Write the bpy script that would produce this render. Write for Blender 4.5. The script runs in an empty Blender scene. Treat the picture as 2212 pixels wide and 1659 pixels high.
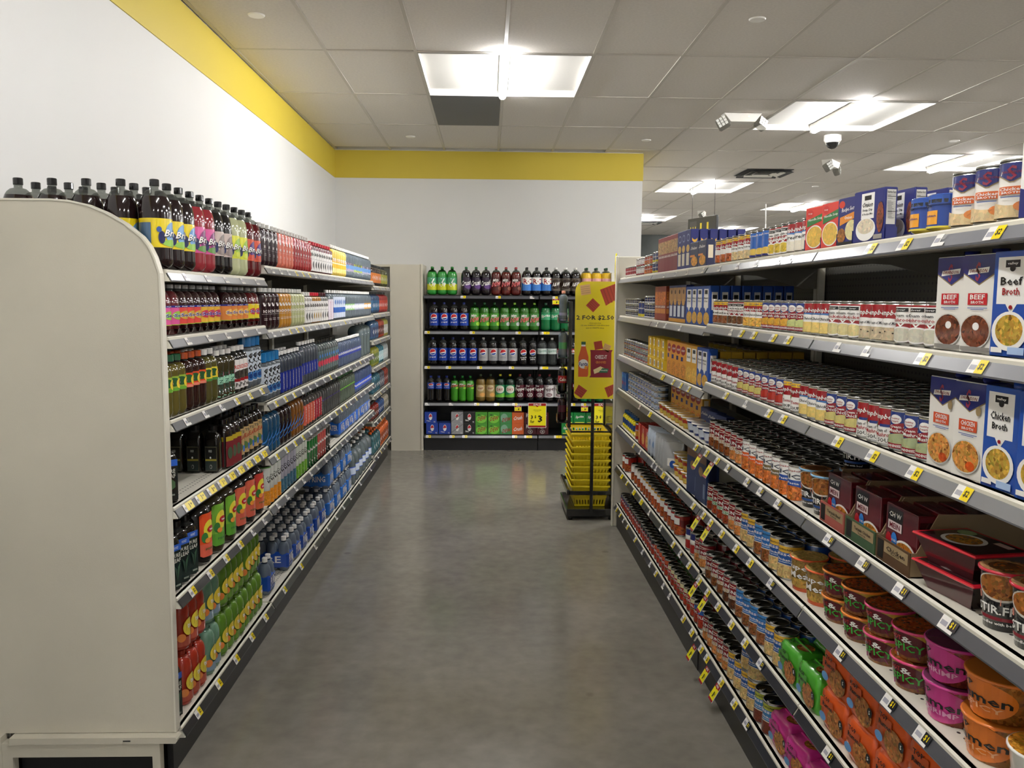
import bpy, math, random
from mathutils import Vector, Matrix
random.seed(7)
C = bpy.context.scene.collection
PI = math.pi
# ---------------------------------------------------------------- camera
cd = bpy.data.cameras.new('camera'); cam = bpy.data.objects.new('camera', cd); C.objects.link(cam)
cd.sensor_width = 36.0; cd.sensor_fit = 'HORIZONTAL'; cd.lens = 1820.0/2212*36; cd.clip_end = 80
_r = Vector((0.99957456, -0.0282403, 0.00729326)); _u = Vector((-0.00439497, 0.10136314, 0.99483979)); _f = Vector((0.02883384, 0.99444859, -0.1011959))
M = Matrix((_r, _u, -_f)).transposed().to_4x4(); M.translation = Vector((0, 0, 1.68)); cam.matrix_world = M
bpy.context.scene.camera = cam
# ---------------------------------------------------------------- world, exposure
w = bpy.data.worlds.new('world'); bpy.context.scene.world = w; w.use_nodes = True
w.node_tree.nodes['Background'].inputs[0].default_value = (1, .97, .92, 1); w.node_tree.nodes['Background'].inputs[1].default_value = 0.0
vs = bpy.context.scene.view_settings; vs.view_transform = 'Standard'; vs.look = 'None'; vs.gamma = 1; vs.use_curve_mapping = False
vs.exposure = 1.24
TUBE_POWER = 80.0
bpy.context.scene.cycles.transparent_max_bounces = 12
# ---------------------------------------------------------------- colours and materials
def H(s, a=0.0):
    v = [int(s[i:i+2], 16)/255 for i in (0, 2, 4)]
    return tuple(((x/12.92) if x <= .04045 else ((x+.055)/1.055)**2.4) for x in v) + (a,)
def _mat(name):
    m = bpy.data.materials.new(name); m.use_nodes = True; nt = m.node_tree
    return m, nt, nt.nodes['Principled BSDF']
def plain(name, col, rough=.5, metal=0, noise=0, scale=8, bump=0, bscale=200, spec=.5, r2=None):
    m, nt, b = _mat(name); c = H(col)[:3]+(1,)
    b.inputs['Base Color'].default_value = c; b.inputs['Roughness'].default_value = rough; b.inputs['Metallic'].default_value = metal
    b.inputs['Specular IOR Level'].default_value = spec
    tc = nt.nodes.new('ShaderNodeTexCoord')
    if noise:
        n = nt.nodes.new('ShaderNodeTexNoise'); n.inputs['Scale'].default_value = scale; n.inputs['Detail'].default_value = 5
        nt.links.new(tc.outputs['Object'], n.inputs['Vector'])
        r = nt.nodes.new('ShaderNodeValToRGB'); r.color_ramp.elements[0].position = .3; r.color_ramp.elements[1].position = .7
        r.color_ramp.elements[0].color = tuple(x*(1-noise) for x in c[:3])+(1,); r.color_ramp.elements[1].color = tuple(min(1, x*(1+noise)) for x in c[:3])+(1,)
        nt.links.new(n.outputs['Fac'], r.inputs['Fac']); nt.links.new(r.outputs['Color'], b.inputs['Base Color'])
        if r2 is not None:
            mr = nt.nodes.new('ShaderNodeMapRange'); mr.inputs['To Min'].default_value = rough; mr.inputs['To Max'].default_value = r2
            nt.links.new(n.outputs['Fac'], mr.inputs['Value']); nt.links.new(mr.outputs['Result'], b.inputs['Roughness'])
    if bump:
        n2 = nt.nodes.new('ShaderNodeTexNoise'); n2.inputs['Scale'].default_value = bscale; n2.inputs['Detail'].default_value = 3
        nt.links.new(tc.outputs['Object'], n2.inputs['Vector'])
        bp = nt.nodes.new('ShaderNodeBump'); bp.inputs['Strength'].default_value = bump; bp.inputs['Distance'].default_value = .002
        nt.links.new(n2.outputs['Fac'], bp.inputs['Height']); nt.links.new(bp.outputs['Normal'], b.inputs['Normal'])
    return m
def printed(name, rough, coat=0.0, spec=.5):
    # base colour from the print's colour attribute; alpha of the attribute = how much mottled 'food photo' texture it carries
    m, nt, b = _mat(name); N = nt.nodes; L = nt.links
    at = N.new('ShaderNodeAttribute'); at.attribute_name = 'Col'
    tc = N.new('ShaderNodeTexCoord'); oi = N.new('ShaderNodeObjectInfo')
    ad = N.new('ShaderNodeVectorMath'); ad.operation = 'ADD'; L.new(tc.outputs['Object'], ad.inputs[0]); L.new(oi.outputs['Random'], ad.inputs[1])
    vo = N.new('ShaderNodeTexVoronoi'); vo.inputs['Scale'].default_value = 150
    ns = N.new('ShaderNodeTexNoise'); ns.inputs['Scale'].default_value = 90; ns.inputs['Detail'].default_value = 3; L.new(ad.outputs[0], ns.inputs['Vector'])
    wv = N.new('ShaderNodeMix'); wv.data_type = 'VECTOR'; wv.inputs['Factor'].default_value = .012; L.new(ad.outputs[0], wv.inputs[4]); L.new(ns.outputs['Color'], wv.inputs[5]); L.new(wv.outputs[1], vo.inputs['Vector'])
    hs = N.new('ShaderNodeSeparateColor'); L.new(vo.outputs['Color'], hs.inputs[0])
    rp = N.new('ShaderNodeValToRGB'); e = rp.color_ramp.elements
    e[0].position = 0; e[0].color = (.32, .2, .12, 1); e[1].position = 1; e[1].color = (1.7, 1.5, 1.1, 1)
    for p, c in ((.25, (1.0, .75, .5, 1)), (.5, (1.15, 1.05, .7, 1)), (.72, (.55, .62, .3, 1)), (.85, (1.3, .8, .45, 1))):
        x = e.new(p); x.color = c
    L.new(hs.outputs[0], rp.inputs['Fac'])
    mx = N.new('ShaderNodeMix'); mx.data_type = 'RGBA'; mx.blend_type = 'MULTIPLY'
    L.new(at.outputs['Alpha'], mx.inputs['Factor']); L.new(at.outputs['Color'], mx.inputs[6]); L.new(rp.outputs['Color'], mx.inputs[7])
    L.new(mx.outputs[2], b.inputs['Base Color'])
    b.inputs['Roughness'].default_value = rough; b.inputs['Coat Weight'].default_value = coat; b.inputs['Coat Roughness'].default_value = .05
    b.inputs['Specular IOR Level'].default_value = spec
    return m
def clear(name, tr, dk=.25):
    m, nt, b = _mat(name); N = nt.nodes; L = nt.links
    at = N.new('ShaderNodeAttribute'); at.attribute_name = 'Col'
    t = N.new('ShaderNodeBsdfTransparent'); L.new(at.outputs['Color'], t.inputs['Color'])
    ml = N.new('ShaderNodeVectorMath'); ml.operation = 'SCALE'; ml.inputs['Scale'].default_value = dk; L.new(at.outputs['Color'], ml.inputs[0]); L.new(ml.outputs[0], b.inputs['Base Color']); b.inputs['Roughness'].default_value = .05; b.inputs['Specular IOR Level'].default_value = 1.0
    mx = N.new('ShaderNodeMixShader'); mx.inputs[0].default_value = tr
    L.new(b.outputs[0], mx.inputs[1]); L.new(t.outputs[0], mx.inputs[2]); L.new(mx.outputs[0], nt.nodes['Material Output'].inputs['Surface'])
    return m
PR = printed('printed_paper', .42); GL = printed('glossy_film', .22, .4); LQ = printed('filled_plastic', .1, .3)
MT = printed('tinned_steel', .24); MT.node_tree.nodes['Principled BSDF'].inputs['Metallic'].default_value = .85
CL = clear('clear_plastic', .74); CW = clear('clear_water', .5, .6)
MATS = [PR, GL, LQ, MT, CL, CW]
pr, gl, lq, mt, cl, cw = range(6)
CREAM = plain('cream_powder_coat', 'dcd8ca', .42, noise=.03, scale=3)
PANEL = plain('beige_laminate', 'c8c3b3', .6, noise=.05, scale=2.2, bump=.15, bscale=300)
BLACK = plain('black_powder_coat', '17171a', .4, noise=.1, scale=4)
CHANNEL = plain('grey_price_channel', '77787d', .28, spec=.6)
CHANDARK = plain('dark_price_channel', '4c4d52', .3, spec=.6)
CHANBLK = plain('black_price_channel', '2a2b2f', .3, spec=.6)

WALLW = plain('white_wall_paint', 'd8d8d6', .55, noise=.012, scale=1.5, bump=.06, bscale=250)
WALLY = plain('yellow_wall_paint', 'cbb53a', .5, noise=.015, scale=1.5)
TILE = plain('ceiling_tile_board', 'd8d3cc', .85, noise=.05, scale=60, bump=.5, bscale=160)
TBAR = plain('ceiling_grid_paint', 'c4bfb6', .5)
PANM = plain('lamp_pan_enamel', 'bbb9b4', .5)
GREYP = plain('dark_grey_panel', '4a4b4d', .45, noise=.05, scale=3)
WHITEE = plain('white_enamel', 'f2f0ea', .35)
YPL = plain('yellow_plastic', 'ecd31f', .32, noise=.02, scale=20)
CARD = plain('kraft_card', '8a7456', .8, noise=.08, scale=25)
FARW = plain('far_wall_grey', '565a58', .7, noise=.5, scale=.9)
# rows of punched holes: on the shelves behind the front edge, on the back panels all over
def holes_mat(name, colr, peg):
    m, nt, b = _mat(name); N = nt.nodes; L = nt.links
    at = N.new('ShaderNodeTexCoord'); sx = N.new('ShaderNodeSeparateXYZ'); L.new(at.outputs['Object'], sx.inputs[0])
    def math_(op, a, bb=None):
        n = N.new('ShaderNodeMath'); n.operation = op
        for i, q in enumerate((a, bb)):
            if q is None: continue
            if isinstance(q, (int, float)): n.inputs[i].default_value = q
            else: L.new(q, n.inputs[i])
        return n.outputs[0]
    P = .0254
    fx = math_('SUBTRACT', math_('FRACT', math_('DIVIDE', sx.outputs[0], P)), .5)
    fy = math_('SUBTRACT', math_('FRACT', math_('DIVIDE', math_('ADD', sx.outputs[2 if peg else 1], 0), P if peg else P*.8)), .5)
    d = math_('ADD', math_('MULTIPLY', fx, fx), math_('MULTIPLY', fy, fy))
    hole = math_('LESS_THAN', d, .035)
    band = math_('MULTIPLY', math_('GREATER_THAN', sx.outputs[1], .035), math_('LESS_THAN', sx.outputs[1], .088))
    h = hole if peg else math_('MULTIPLY', hole, band)
    mx = N.new('ShaderNodeMix'); mx.data_type = 'RGBA'; L.new(h, mx.inputs['Factor'])
    mx.inputs[6].default_value = H(colr)[:3]+(1,); mx.inputs[7].default_value = (.01, .01, .01, 1)
    L.new(mx.outputs[2], b.inputs['Base Color']); b.inputs['Roughness'].default_value = .42
    return m
UNDER = plain('shelf_underside_shade', '7d7a70', .5); UNDERK = BLACK  # cream shelves: shade under them and on brackets is put into this grey
SHELF = holes_mat('perforated_shelf', 'dcd8ca', False); PEG = holes_mat('perforated_back_panel', '4a4943', True)
def emis(name, col, s):
    m, nt, b = _mat(name); e = nt.nodes.new('ShaderNodeEmission'); e.inputs[0].default_value = col; e.inputs[1].default_value = s
    nt.links.new(e.outputs[0], nt.nodes['Material Output'].inputs['Surface']); return m
TUBES = {k: emis('lit_tube', (1, .985, .97, 1), TUBE_POWER*k) for k in (.7, 1.0, 1.2)}
# ---------------------------------------------------------------- mesh collector
class G:
    def __init__(s): s.v = []; s.f = []; s.c = []; s.m = []; s.s = []
    def face(s, pts, col, m=pr, sm=False):
        b = len(s.v); s.v += [tuple(p) for p in pts]; s.f.append(tuple(range(b, b+len(pts)))); s.c.append(col); s.m.append(m); s.s.append(sm)
    def idx(s, vs_, fs, col, m=pr, sm=False):
        b = len(s.v); s.v += [tuple(p) for p in vs_]
        for f in fs: s.f.append(tuple(b+i for i in f)); s.c.append(col); s.m.append(m); s.s.append(sm)
    def box(s, x0, x1, y0, y1, z0, z1, col=(1, 1, 1, 0), m=pr, e=0.0):
        if e <= 0:
            V = [(x, y, z) for x in (x0, x1) for y in (y0, y1) for z in (z0, z1)]
            s.idx(V, [(0, 1, 3, 2), (4, 6, 7, 5), (0, 4, 5, 1), (2, 3, 7, 6), (0, 2, 6, 4), (1, 5, 7, 3)], col, m); return s
        # chamfered box
        V = []; id_ = {}
        for a, X in enumerate((x0, x1)):
            for b, Y in enumerate((y0, y1)):
                for c, Z in enumerate((z0, z1)):
                    dx, dy, dz = (e if a == 0 else -e), (e if b == 0 else -e), (e if c == 0 else -e)
                    id_[a, b, c] = len(V); V += [(X, Y+dy, Z+dz), (X+dx, Y, Z+dz), (X+dx, Y+dy, Z)]
        F = []
        for k in range(8):
            a, b, c = k >> 2 & 1, k >> 1 & 1, k & 1; i = id_[a, b, c]
            F.append((i, i+1, i+2) if (a+b+c) % 2 == 1 else (i, i+2, i+1))
        q = id_
        for a in (0, 1): F.append([q[a, 0, 0], q[a, 0, 1], q[a, 1, 1], q[a, 1, 0]][::1 if a == 0 else -1])
        for b in (0, 1): F.append([q[0, b, 0]+1, q[1, b, 0]+1, q[1, b, 1]+1, q[0, b, 1]+1][::1 if b == 0 else -1])
        for c in (0, 1): F.append([q[0, 0, c]+2, q[0, 1, c]+2, q[1, 1, c]+2, q[1, 0, c]+2][::1 if c == 0 else -1])
        for a in (0, 1):
            for b in (0, 1): F.append([q[a, b, 0], q[a, b, 1], q[a, b, 1]+1, q[a, b, 0]+1][::-1 if (a+b) % 2 else 1])
        for a in (0, 1):
            for c in (0, 1): F.append([q[a, 0, c], q[a, 1, c], q[a, 1, c]+2, q[a, 0, c]+2][::1 if (a+c) % 2 else -1])
        for b in (0, 1):
            for c in (0, 1): F.append([q[0, b, c]+1, q[1, b, c]+1, q[1, b, c]+2, q[0, b, c]+2][::-1 if (b+c) % 2 else 1])
        s.idx(V, [tuple(f) for f in F], col, m); return s
    def lathe(s, prof, n=20, sx=1.0, sy=1.0, cx=0, cy=0, sm=True, sq=0.0):
        # prof: [(r, z, col, mat)], colour/material of the band that ends at this point; r = 0 closes it
        # sq: 0 round ... 1 square cross-section
        rings = []
        b0 = len(s.v)
        for r, z, *_ in prof:
            st = len(s.v)
            if r <= 1e-6: s.v.append((cx, cy, z)); rings.append((st, 1)); continue
            for k in range(n):
                a = 2*PI*k/n - PI/2
                ca, sa = math.cos(a), math.sin(a)
                g = 1.0
                if sq: g = 1+sq*(min(1/max(abs(ca), 1e-6), 1/max(abs(sa), 1e-6))-1)*.8
                s.v.append((cx+r*sx*ca*g, cy+r*sy*sa*g, z))
            rings.append((st, n))
        for i in range(1, len(prof)):
            (a, na), (b, nb) = rings[i-1], rings[i]; col, m = prof[i][2], prof[i][3]
            for k in range(n):
                k2 = (k+1) % n
                if na == 1 and nb == 1: continue
                if na == 1: f = (a, b+k2, b+k)
                elif nb == 1: f = (a+k, a+k2, b)
                else: f = (a+k, a+k2, b+k2, b+k)
                s.f.append(f); s.c.append(col); s.m.append(m); s.s.append(sm)
        return s
    def tube(s, a, b, r, col=(1, 1, 1, 0), m=pr, n=8, r2=None):
        a, b = Vector(a), Vector(b); d = (b-a).normalized(); u = d.orthogonal().normalized(); v_ = d.cross(u); r2 = r if r2 is None else r2
        A = [a+(u*math.cos(2*PI*k/n)+v_*math.sin(2*PI*k/n))*r for k in range(n)]; B = [b+(u*math.cos(2*PI*k/n)+v_*math.sin(2*PI*k/n))*r2 for k in range(n)]
        st = len(s.v); s.v += [tuple(p) for p in A+B]
        for k in range(n): s.f.append((st+k, st+(k+1) % n, st+n+(k+1) % n, st+n+k)); s.c.append(col); s.m.append(m); s.s.append(True)
        s.f.append(tuple(st+k for k in range(n))[::-1]); s.c.append(col); s.m.append(m); s.s.append(False)
        s.f.append(tuple(st+n+k for k in range(n))); s.c.append(col); s.m.append(m); s.s.append(False)
        return s
    def prism(s, poly, axis, a, b, col=(1, 1, 1, 0), m=pr):
        # poly in the plane across axis ('x': (y, z), 'y': (x, z), 'z': (x, y)), extruded a..b
        def P(p, t): return {'x': (t, p[0], p[1]), 'y': (p[0], t, p[1]), 'z': (p[0], p[1], t)}[axis]
        n = len(poly); V = [P(p, a) for p in poly]+[P(p, b) for p in poly]
        F = [tuple(range(n))[::-1], tuple(range(n, 2*n))]+[(k, (k+1) % n, n+(k+1) % n, n+k) for k in range(n)]
        ar = sum(poly[k][0]*poly[(k+1) % n][1]-poly[(k+1) % n][0]*poly[k][1] for k in range(n))
        if (ar > 0) == (axis == 'y'): F = [f[::-1] for f in F]
        s.idx(V, F, col, m); return s
    def mesh(s, name, mats=None):
        me = bpy.data.meshes.new(name); me.from_pydata(s.v, [], s.f)
        for mm in (mats or MATS): me.materials.append(mm)
        me.polygons.foreach_set('material_index', s.m if not (mats and len(mats) == 1) else [0]*len(s.f))
        me.polygons.foreach_set('use_smooth', s.s)
        if not mats:
            ca = me.color_attributes.new('Col', 'FLOAT_COLOR', 'CORNER'); buf = []
            for f, c in zip(s.f, s.c): buf += list(c)*len(f)
            ca.data.foreach_set('color', buf)
        me.update(); return me
def obj(name, me, parent=None, loc=(0, 0, 0), rz=0.0, **props):
    if isinstance(me, G): me = me.mesh(name)
    o = bpy.data.objects.new(name, me); C.objects.link(o)
    if parent is not None: o.parent = parent
    o.location = loc; o.rotation_euler = (0, 0, rz)
    for k, v in props.items(): o[k] = v
    return o
def tag(o, label, cat, group=None):
    o['label'] = label; o['category'] = cat
    if group: o['group'] = group
    return o
def thing(name, label, cat, loc=(0, 0, 0), rz=0.0, group=None):
    return tag(obj(name, None, None, loc, rz), label, cat, group)
# ---------------------------------------------------------------- print: shapes and lettering mapped on a surface
_TX = {}
def text2d(t):
    if t not in _TX:
        cu = bpy.data.curves.new('t', 'FONT'); cu.body = t; cu.resolution_u = 1; cu.fill_mode = 'FRONT'; cu.offset = .018
        o = bpy.data.objects.new('t', cu); me = o.to_mesh()
        V = [(v.co.x, v.co.y) for v in me.vertices]; F = [tuple(p.vertices) for p in me.polygons]
        o.to_mesh_clear(); bpy.data.objects.remove(o); bpy.data.curves.remove(cu)
        xs = [v[0] for v in V] or [0, 1]; ys = [v[1] for v in V] or [0, 1]
        x0, x1, y0, y1 = min(xs), max(xs), min(ys), max(ys)
        _TX[t] = ([((x-x0)/max(1e-6, x1-x0)-.5, (y-y0)/max(1e-6, y1-y0)-.5) for x, y in V], F)
    return _TX[t]
def S_cyl(R, z0, h, off=.0, R1=None, sx=1, sy=1):
    R1 = R if R1 is None else R1
    def f(u, v, o):
        a = u*PI/2; r = R+(R1-R)*v+o+off+.0045*R; return (r*math.sin(a)*sx, -r*math.cos(a)*sy, z0+h*v)
    f.R = max(R, R1)
    return f
def S_front(w_, d, z0, h): return lambda u, v, o: (u*w_/2, -d/2-o, z0+h*v)
def S_right(w_, d, z0, h): return lambda u, v, o: (w_/2+o, u*d/2, z0+h*v)
def S_left(w_, d, z0, h): return lambda u, v, o: (-w_/2-o, -u*d/2, z0+h*v)
def S_top(w_, d, z): return lambda u, v, o: (u*w_/2, (v-.5)*d, z+o)
def art(g, S, items, curved=True, m=pr, dl=.00035):
    du = .1 if curved else 9
    lay = 0; tx = .0002+(.011*S.R if curved and hasattr(S, 'R') else 0)
    for it in items:
        k = it[0]; lay += 1; o = dl*lay
        if k == 'r': _, u0, u1, v0, v1, col = it; strip(g, S, u0, u1, lambda u: v0, lambda u: v1, col, o, du, m)
        elif k == 'w':   # band with a wavy / slanted upper and lower edge: (u0,u1, lo(u), hi(u))
            _, u0, u1, lo, hi, col = it; strip(g, S, u0, u1, lo, hi, col, o, .12 if curved else .25, m)
        elif k == 'e':
            _, cu, cv, ru, rv, col = it
            N_ = 12 if not curved else max(8, int(20*ru)); st = len(g.v)
            for i in range(N_+1):
                t = -1+2*i/N_; t = math.sin(t*PI/2); q = rv*math.sqrt(max(0, 1-t*t))
                g.v += [S(cu+ru*t, cv-q, o), S(cu+ru*t, cv+q, o)]
            for i in range(N_):
                a = st+2*i; g.f.append((a, a+2, a+3, a+1)); g.c.append(col); g.m.append(m); g.s.append(False)
        elif k == 't':   # ('t', text, cu, cv, width, height, col, shear, rise)
            _, t, cu, cv, wd, ht, col = it[:7]; sh = it[7] if len(it) > 7 else 0; rs = it[8] if len(it) > 8 else 0
            V, F = text2d(t); g.idx([S(cu+x*wd+sh*y*wd, cv+y*ht+rs*x*ht, o+tx) for x, y in V], F, col, m)
        elif k == 'tv':  # lettering running up the pack
            _, t, cu, cv, wd, ht, col = it[:7]
            V, F = text2d(t); g.idx([S(cu-y*wd, cv+x*ht, o+tx) for x, y in V], F, col, m)
        elif k == 'poly':
            _, pts, col = it; g.face([S(u, v, o) for u, v in pts], col, m)
def strip(g, S, u0, u1, lo, hi, col, o, du, m):
    n = max(1, int(math.ceil((u1-u0)/du))); st = len(g.v)
    for i in range(n+1):
        u = u0+(u1-u0)*i/n; g.v += [S(u, lo(u), o), S(u, hi(u), o)]
    for i in range(n):
        a = st+2*i; g.f.append((a, a+2, a+3, a+1)); g.c.append(col); g.m.append(m); g.s.append(False)
W_ = H('f2f0ec'); K_ = H('141414'); TIN = H('b9b8b4'); RED = H('9c1c23'); YEL = H('f2d81c')
ORD = 'first second third fourth fifth sixth seventh eighth ninth tenth eleventh twelfth thirteenth fourteenth fifteenth sixteenth seventeenth eighteenth nineteenth twentieth'.split()
def nth(i): return ORD[i] if i < 20 else f'{i+1}th'
NUM = 'one two three four five six seven eight nine ten eleven twelve thirteen fourteen fifteen sixteen seventeen eighteen nineteen twenty'.split()
def num(n): return NUM[n-1] if n <= 20 else str(n)
# ================================================================ THE SETTING
LW, BW, CZ = -1.74, 9.78, 3.34      # left wall, back wall, ceiling
def struct(name, g, mat, parent=None, **k):
    o = obj(name, g.mesh(name, [mat]), parent)
    if parent is None: o['kind'] = 'structure'
    for a, b in k.items(): o[a] = b
    return o
FLOORM, nt, b = _mat('polished_concrete'); N = nt.nodes; L = nt.links
tc = N.new('ShaderNodeTexCoord')
n1 = N.new('ShaderNodeTexNoise'); n1.inputs['Scale'].default_value = 1.3; n1.inputs['Detail'].default_value = 8; n1.inputs['Roughness'].default_value = .62; n1.inputs['Distortion'].default_value = .15
n2 = N.new('ShaderNodeTexNoise'); n2.inputs['Scale'].default_value = 14; n2.inputs['Detail'].default_value = 6
L.new(tc.outputs['Object'], n1.inputs['Vector']); L.new(tc.outputs['Object'], n2.inputs['Vector'])
r1 = N.new('ShaderNodeValToRGB'); r1.color_ramp.elements[0].position = .2; r1.color_ramp.elements[1].position = .8
r1.color_ramp.elements[0].color = H('716e65')[:3]+(1,); r1.color_ramp.elements[1].color = H('8e8a80')[:3]+(1,)
x = r1.color_ramp.elements.new(.52); x.color = H('807c73')[:3]+(1,)
L.new(n1.outputs['Fac'], r1.inputs['Fac'])
mx = N.new('ShaderNodeMix'); mx.data_type = 'RGBA'; mx.blend_type = 'OVERLAY'; mx.inputs['Factor'].default_value = .25
L.new(r1.outputs['Color'], mx.inputs[6]); L.new(n2.outputs['Fac'], mx.inputs[7])
n3 = N.new('ShaderNodeTexVoronoi'); n3.inputs['Scale'].default_value = 1.7; L.new(tc.outputs['Object'], n3.inputs['Vector'])
r3 = N.new('ShaderNodeValToRGB'); r3.color_ramp.elements[0].position = .025; r3.color_ramp.elements[1].position = .05
r3.color_ramp.elements[0].color = (.55, .55, .55, 1); r3.color_ramp.elements[1].color = (1, 1, 1, 1)
L.new(n3.outputs['Distance'], r3.inputs['Fac'])
m2 = N.new('ShaderNodeMix'); m2.data_type = 'RGBA'; m2.blend_type = 'MULTIPLY'; m2.inputs['Factor'].default_value = .6
L.new(mx.outputs[2], m2.inputs[6]); L.new(r3.outputs['Color'], m2.inputs[7]); L.new(m2.outputs[2], b.inputs['Base Color'])
mr = N.new('ShaderNodeMapRange'); mr.inputs['To Min'].default_value = .1; mr.inputs['To Max'].default_value = .24
L.new(n1.outputs['Fac'], mr.inputs['Value']); L.new(mr.outputs['Result'], b.inputs['Roughness']); b.inputs['Specular IOR Level'].default_value = .5
struct('floor', G().box(LW-.2, 10.7, -5.2, 22.2, -.1, 0), FLOORM)
struct('wall_left', G().box(LW-.15, LW, -5, BW+.15, 0, CZ+.1), WALLW)
struct('wall_back', G().box(LW, 1.76, BW, 22, 0, CZ+.1), WALLW)
struct('wall_front', G().box(LW-.15, 10.65, -5.15, -5, 0, CZ+.1), WALLW)
struct('wall_right', G().box(10.5, 10.65, -5, 22, 0, CZ+.1), WALLW)
struct('wall_far', G().box(1.76, 10.65, 22, 22.15, 0, CZ+.1), FARW)
struct('trim_1', G().box(LW, LW+.006, -5, BW-.006, CZ-.315, CZ-.008), WALLY, label='yellow painted band along the top of the left wall')
struct('trim_2', G().box(LW, 1.766, BW-.006, BW, CZ-.315, CZ-.008).box(1.76, 1.766, BW, 22, CZ-.315, CZ-.008), WALLY, label='yellow painted band along the top of the back wall')
# ceiling: slab above, lay-in tiles and T-bars as parts
TX0, TY0, TW, TL = -.50, 5.93, .6096, 1.2192
ceil = struct('ceiling', G().box(LW-.15, 10.65, -5.15, 22.15, CZ+.06, CZ+.12), TILE)
lamps = [(.11, 6.54), (.11, 1.66), (.11, -3.22)]+[(3.16, y) for y in (17.51, 12.63, 7.76, 2.88, -2.0)]+[(5.6, y) for y in (19.95, 15.07, 10.2, 5.32, .44)]+[(8.65, y) for y in (17.51, 12.63, 7.76, 2.88)]
lampset = {(round((x-TW-TX0)/TW+k), round((y-TL/2-TY0)/TL)) for x, y in lamps for k in (0, 1)}
tm = G(); t_ = .004
tm.box(-TW/2+.009, TW/2-.009, -TL/2+.009, TL/2-.009, 0, .016, e=.005)
tme = tm.mesh('ceiling_tile', [TILE])
rest = G(); cells = []
for i in range(-3, 19):
    for j in range(-9, 14):
        cx, cy = TX0+TW*(i+.5), TY0+TL*(j+.5)
        x0, x1, y0, y1 = max(cx-TW/2, LW), min(cx+TW/2, 10.5), max(cy-TL/2, -5), min(cy+TL/2, 22)
        if x1-x0 < .02 or y1-y0 < .02 or (i, j) in lampset: continue
        if cx > 1.7 or cy < BW or x1 > 1.8: cells.append((i, j, cx, cy, x0, x1, y0, y1))
def seen(c):
    _, _, cx, cy, *_ = c; return cy > 1.9 and abs(cx-cy*.03) < cy*.64+.6
vis = sorted([c for c in cells if seen(c)], key=lambda c: c[2]**2+c[3]**2)[:299]; vs_ = {(c[0], c[1]) for c in vis}
for c in cells:
    i, j, cx, cy, x0, x1, y0, y1 = c
    dark = (i, j) == (0, 1)
    if (i, j) in vs_:
        full = abs(x1-x0-TW) < .01 and abs(y1-y0-TL) < .01
        me = tme if full else G().box(x0-cx+.009, x1-cx-.009, y0-cy+.009, y1-cy-.009, 0, .016, e=.005).mesh('ceiling_tile', [TILE])
        if dark:
            me = G().box(-TW/2+.012, TW/2-.012, -TL/2+.012, TL/2-.012, -.006, .012, e=.004).mesh('ceiling_tile', [GREYP])
        o = obj('ceiling_tile', me, ceil, (cx, cy, CZ+random.uniform(.0, .004)))
        o.rotation_euler = (random.uniform(-.0025, .0025), random.uniform(-.004, .004), 0)
        if dark: o['label'] = 'dark grey ceiling panel beside the light'
    else: rest.box(x0+.009, x1-.009, y0+.009, y1-.009, CZ, CZ+.014)
o = obj('ceiling_tile', rest.mesh('ceiling_tile', [TILE]), ceil); o['kind'] = 'stuff'
for i in range(-2, 19):
    x = TX0+TW*i
    if LW+.02 < x < 10.45: obj('grid_bar', G().box(x-.012, x+.012, -5, BW if x < 1.77 else 22, CZ-.001, CZ+.02).mesh('grid_bar', [TBAR]), ceil)
for j in range(-8, 14):
    y = TY0+TL*j
    if -5 < y < 22: obj('grid_bar', G().box(LW if y < BW else 1.77, 10.5, y-.012, y+.012, CZ-.0015, CZ+.019).mesh('grid_bar', [TBAR]), ceil)
# strip lights: recessed white reflector pan with a bare tube along its middle
pan = G(); a, h_ = TW-.012, TL/2-.012
pan.box(-a, a, -h_, h_, .045, .05); pan.box(-a, -a+.006, -h_, h_, -.008, .045); pan.box(a-.006, a, -h_, h_, -.008, .045)
pan.box(-a, a, -h_, -h_+.006, -.008, .045); pan.box(-a, a, h_-.006, h_, -.008, .045); pan = pan.mesh('reflector_pan', [PANM])
tb = G().tube((0, -TL/2-.02, -.014), (0, TL/2-.06, -.014), .030, n=12); tbs = {k: tb.mesh('light_tube', [TUBES[k]]) for k in TUBES}
hs = G().box(-.035, .035, -TL/2+.02, TL/2-.02, .0, .046, e=.008).mesh('lamp_housing', [WHITEE])
ec = G().box(-.022, .022, TL/2-.06, TL/2-.0, -.038, .02, e=.008).mesh('end_cap', [WHITEE])
where = {(.11, 6.54): 'over the drink aisle before the back wall', (.11, 1.66): 'over the aisle just in front of the camera', (3.16, 7.76): 'beyond the right shelves beside the dome camera', (5.6, 10.2): 'above the broth cartons on the right shelves', (3.16, 12.63): 'just past the ceiling vent', (5.6, 15.07): 'above the red noodle soup boxes', (3.16, 17.51): 'nearest the corner of the back wall', (5.6, 19.95): 'farthest back above the pasta boxes'}
for k, (x, y) in enumerate(lamps):
    t = thing('ceiling_light', 'white strip light with bare glowing tube, '+where.get((x, y), f'over the store {num(k+1)} spans from the aisle'), 'light', (x, y, CZ), 0, 'strip lights in the ceiling')
    for nme, me in (('reflector_pan', pan), ('light_tube', tbs[1.2 if (x, y) == (.11, 6.54) else .7 if (x, y) == (.11, 1.66) else 1.0]), ('lamp_housing', hs), ('end_cap', ec)): obj(nme, me, t)
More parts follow.
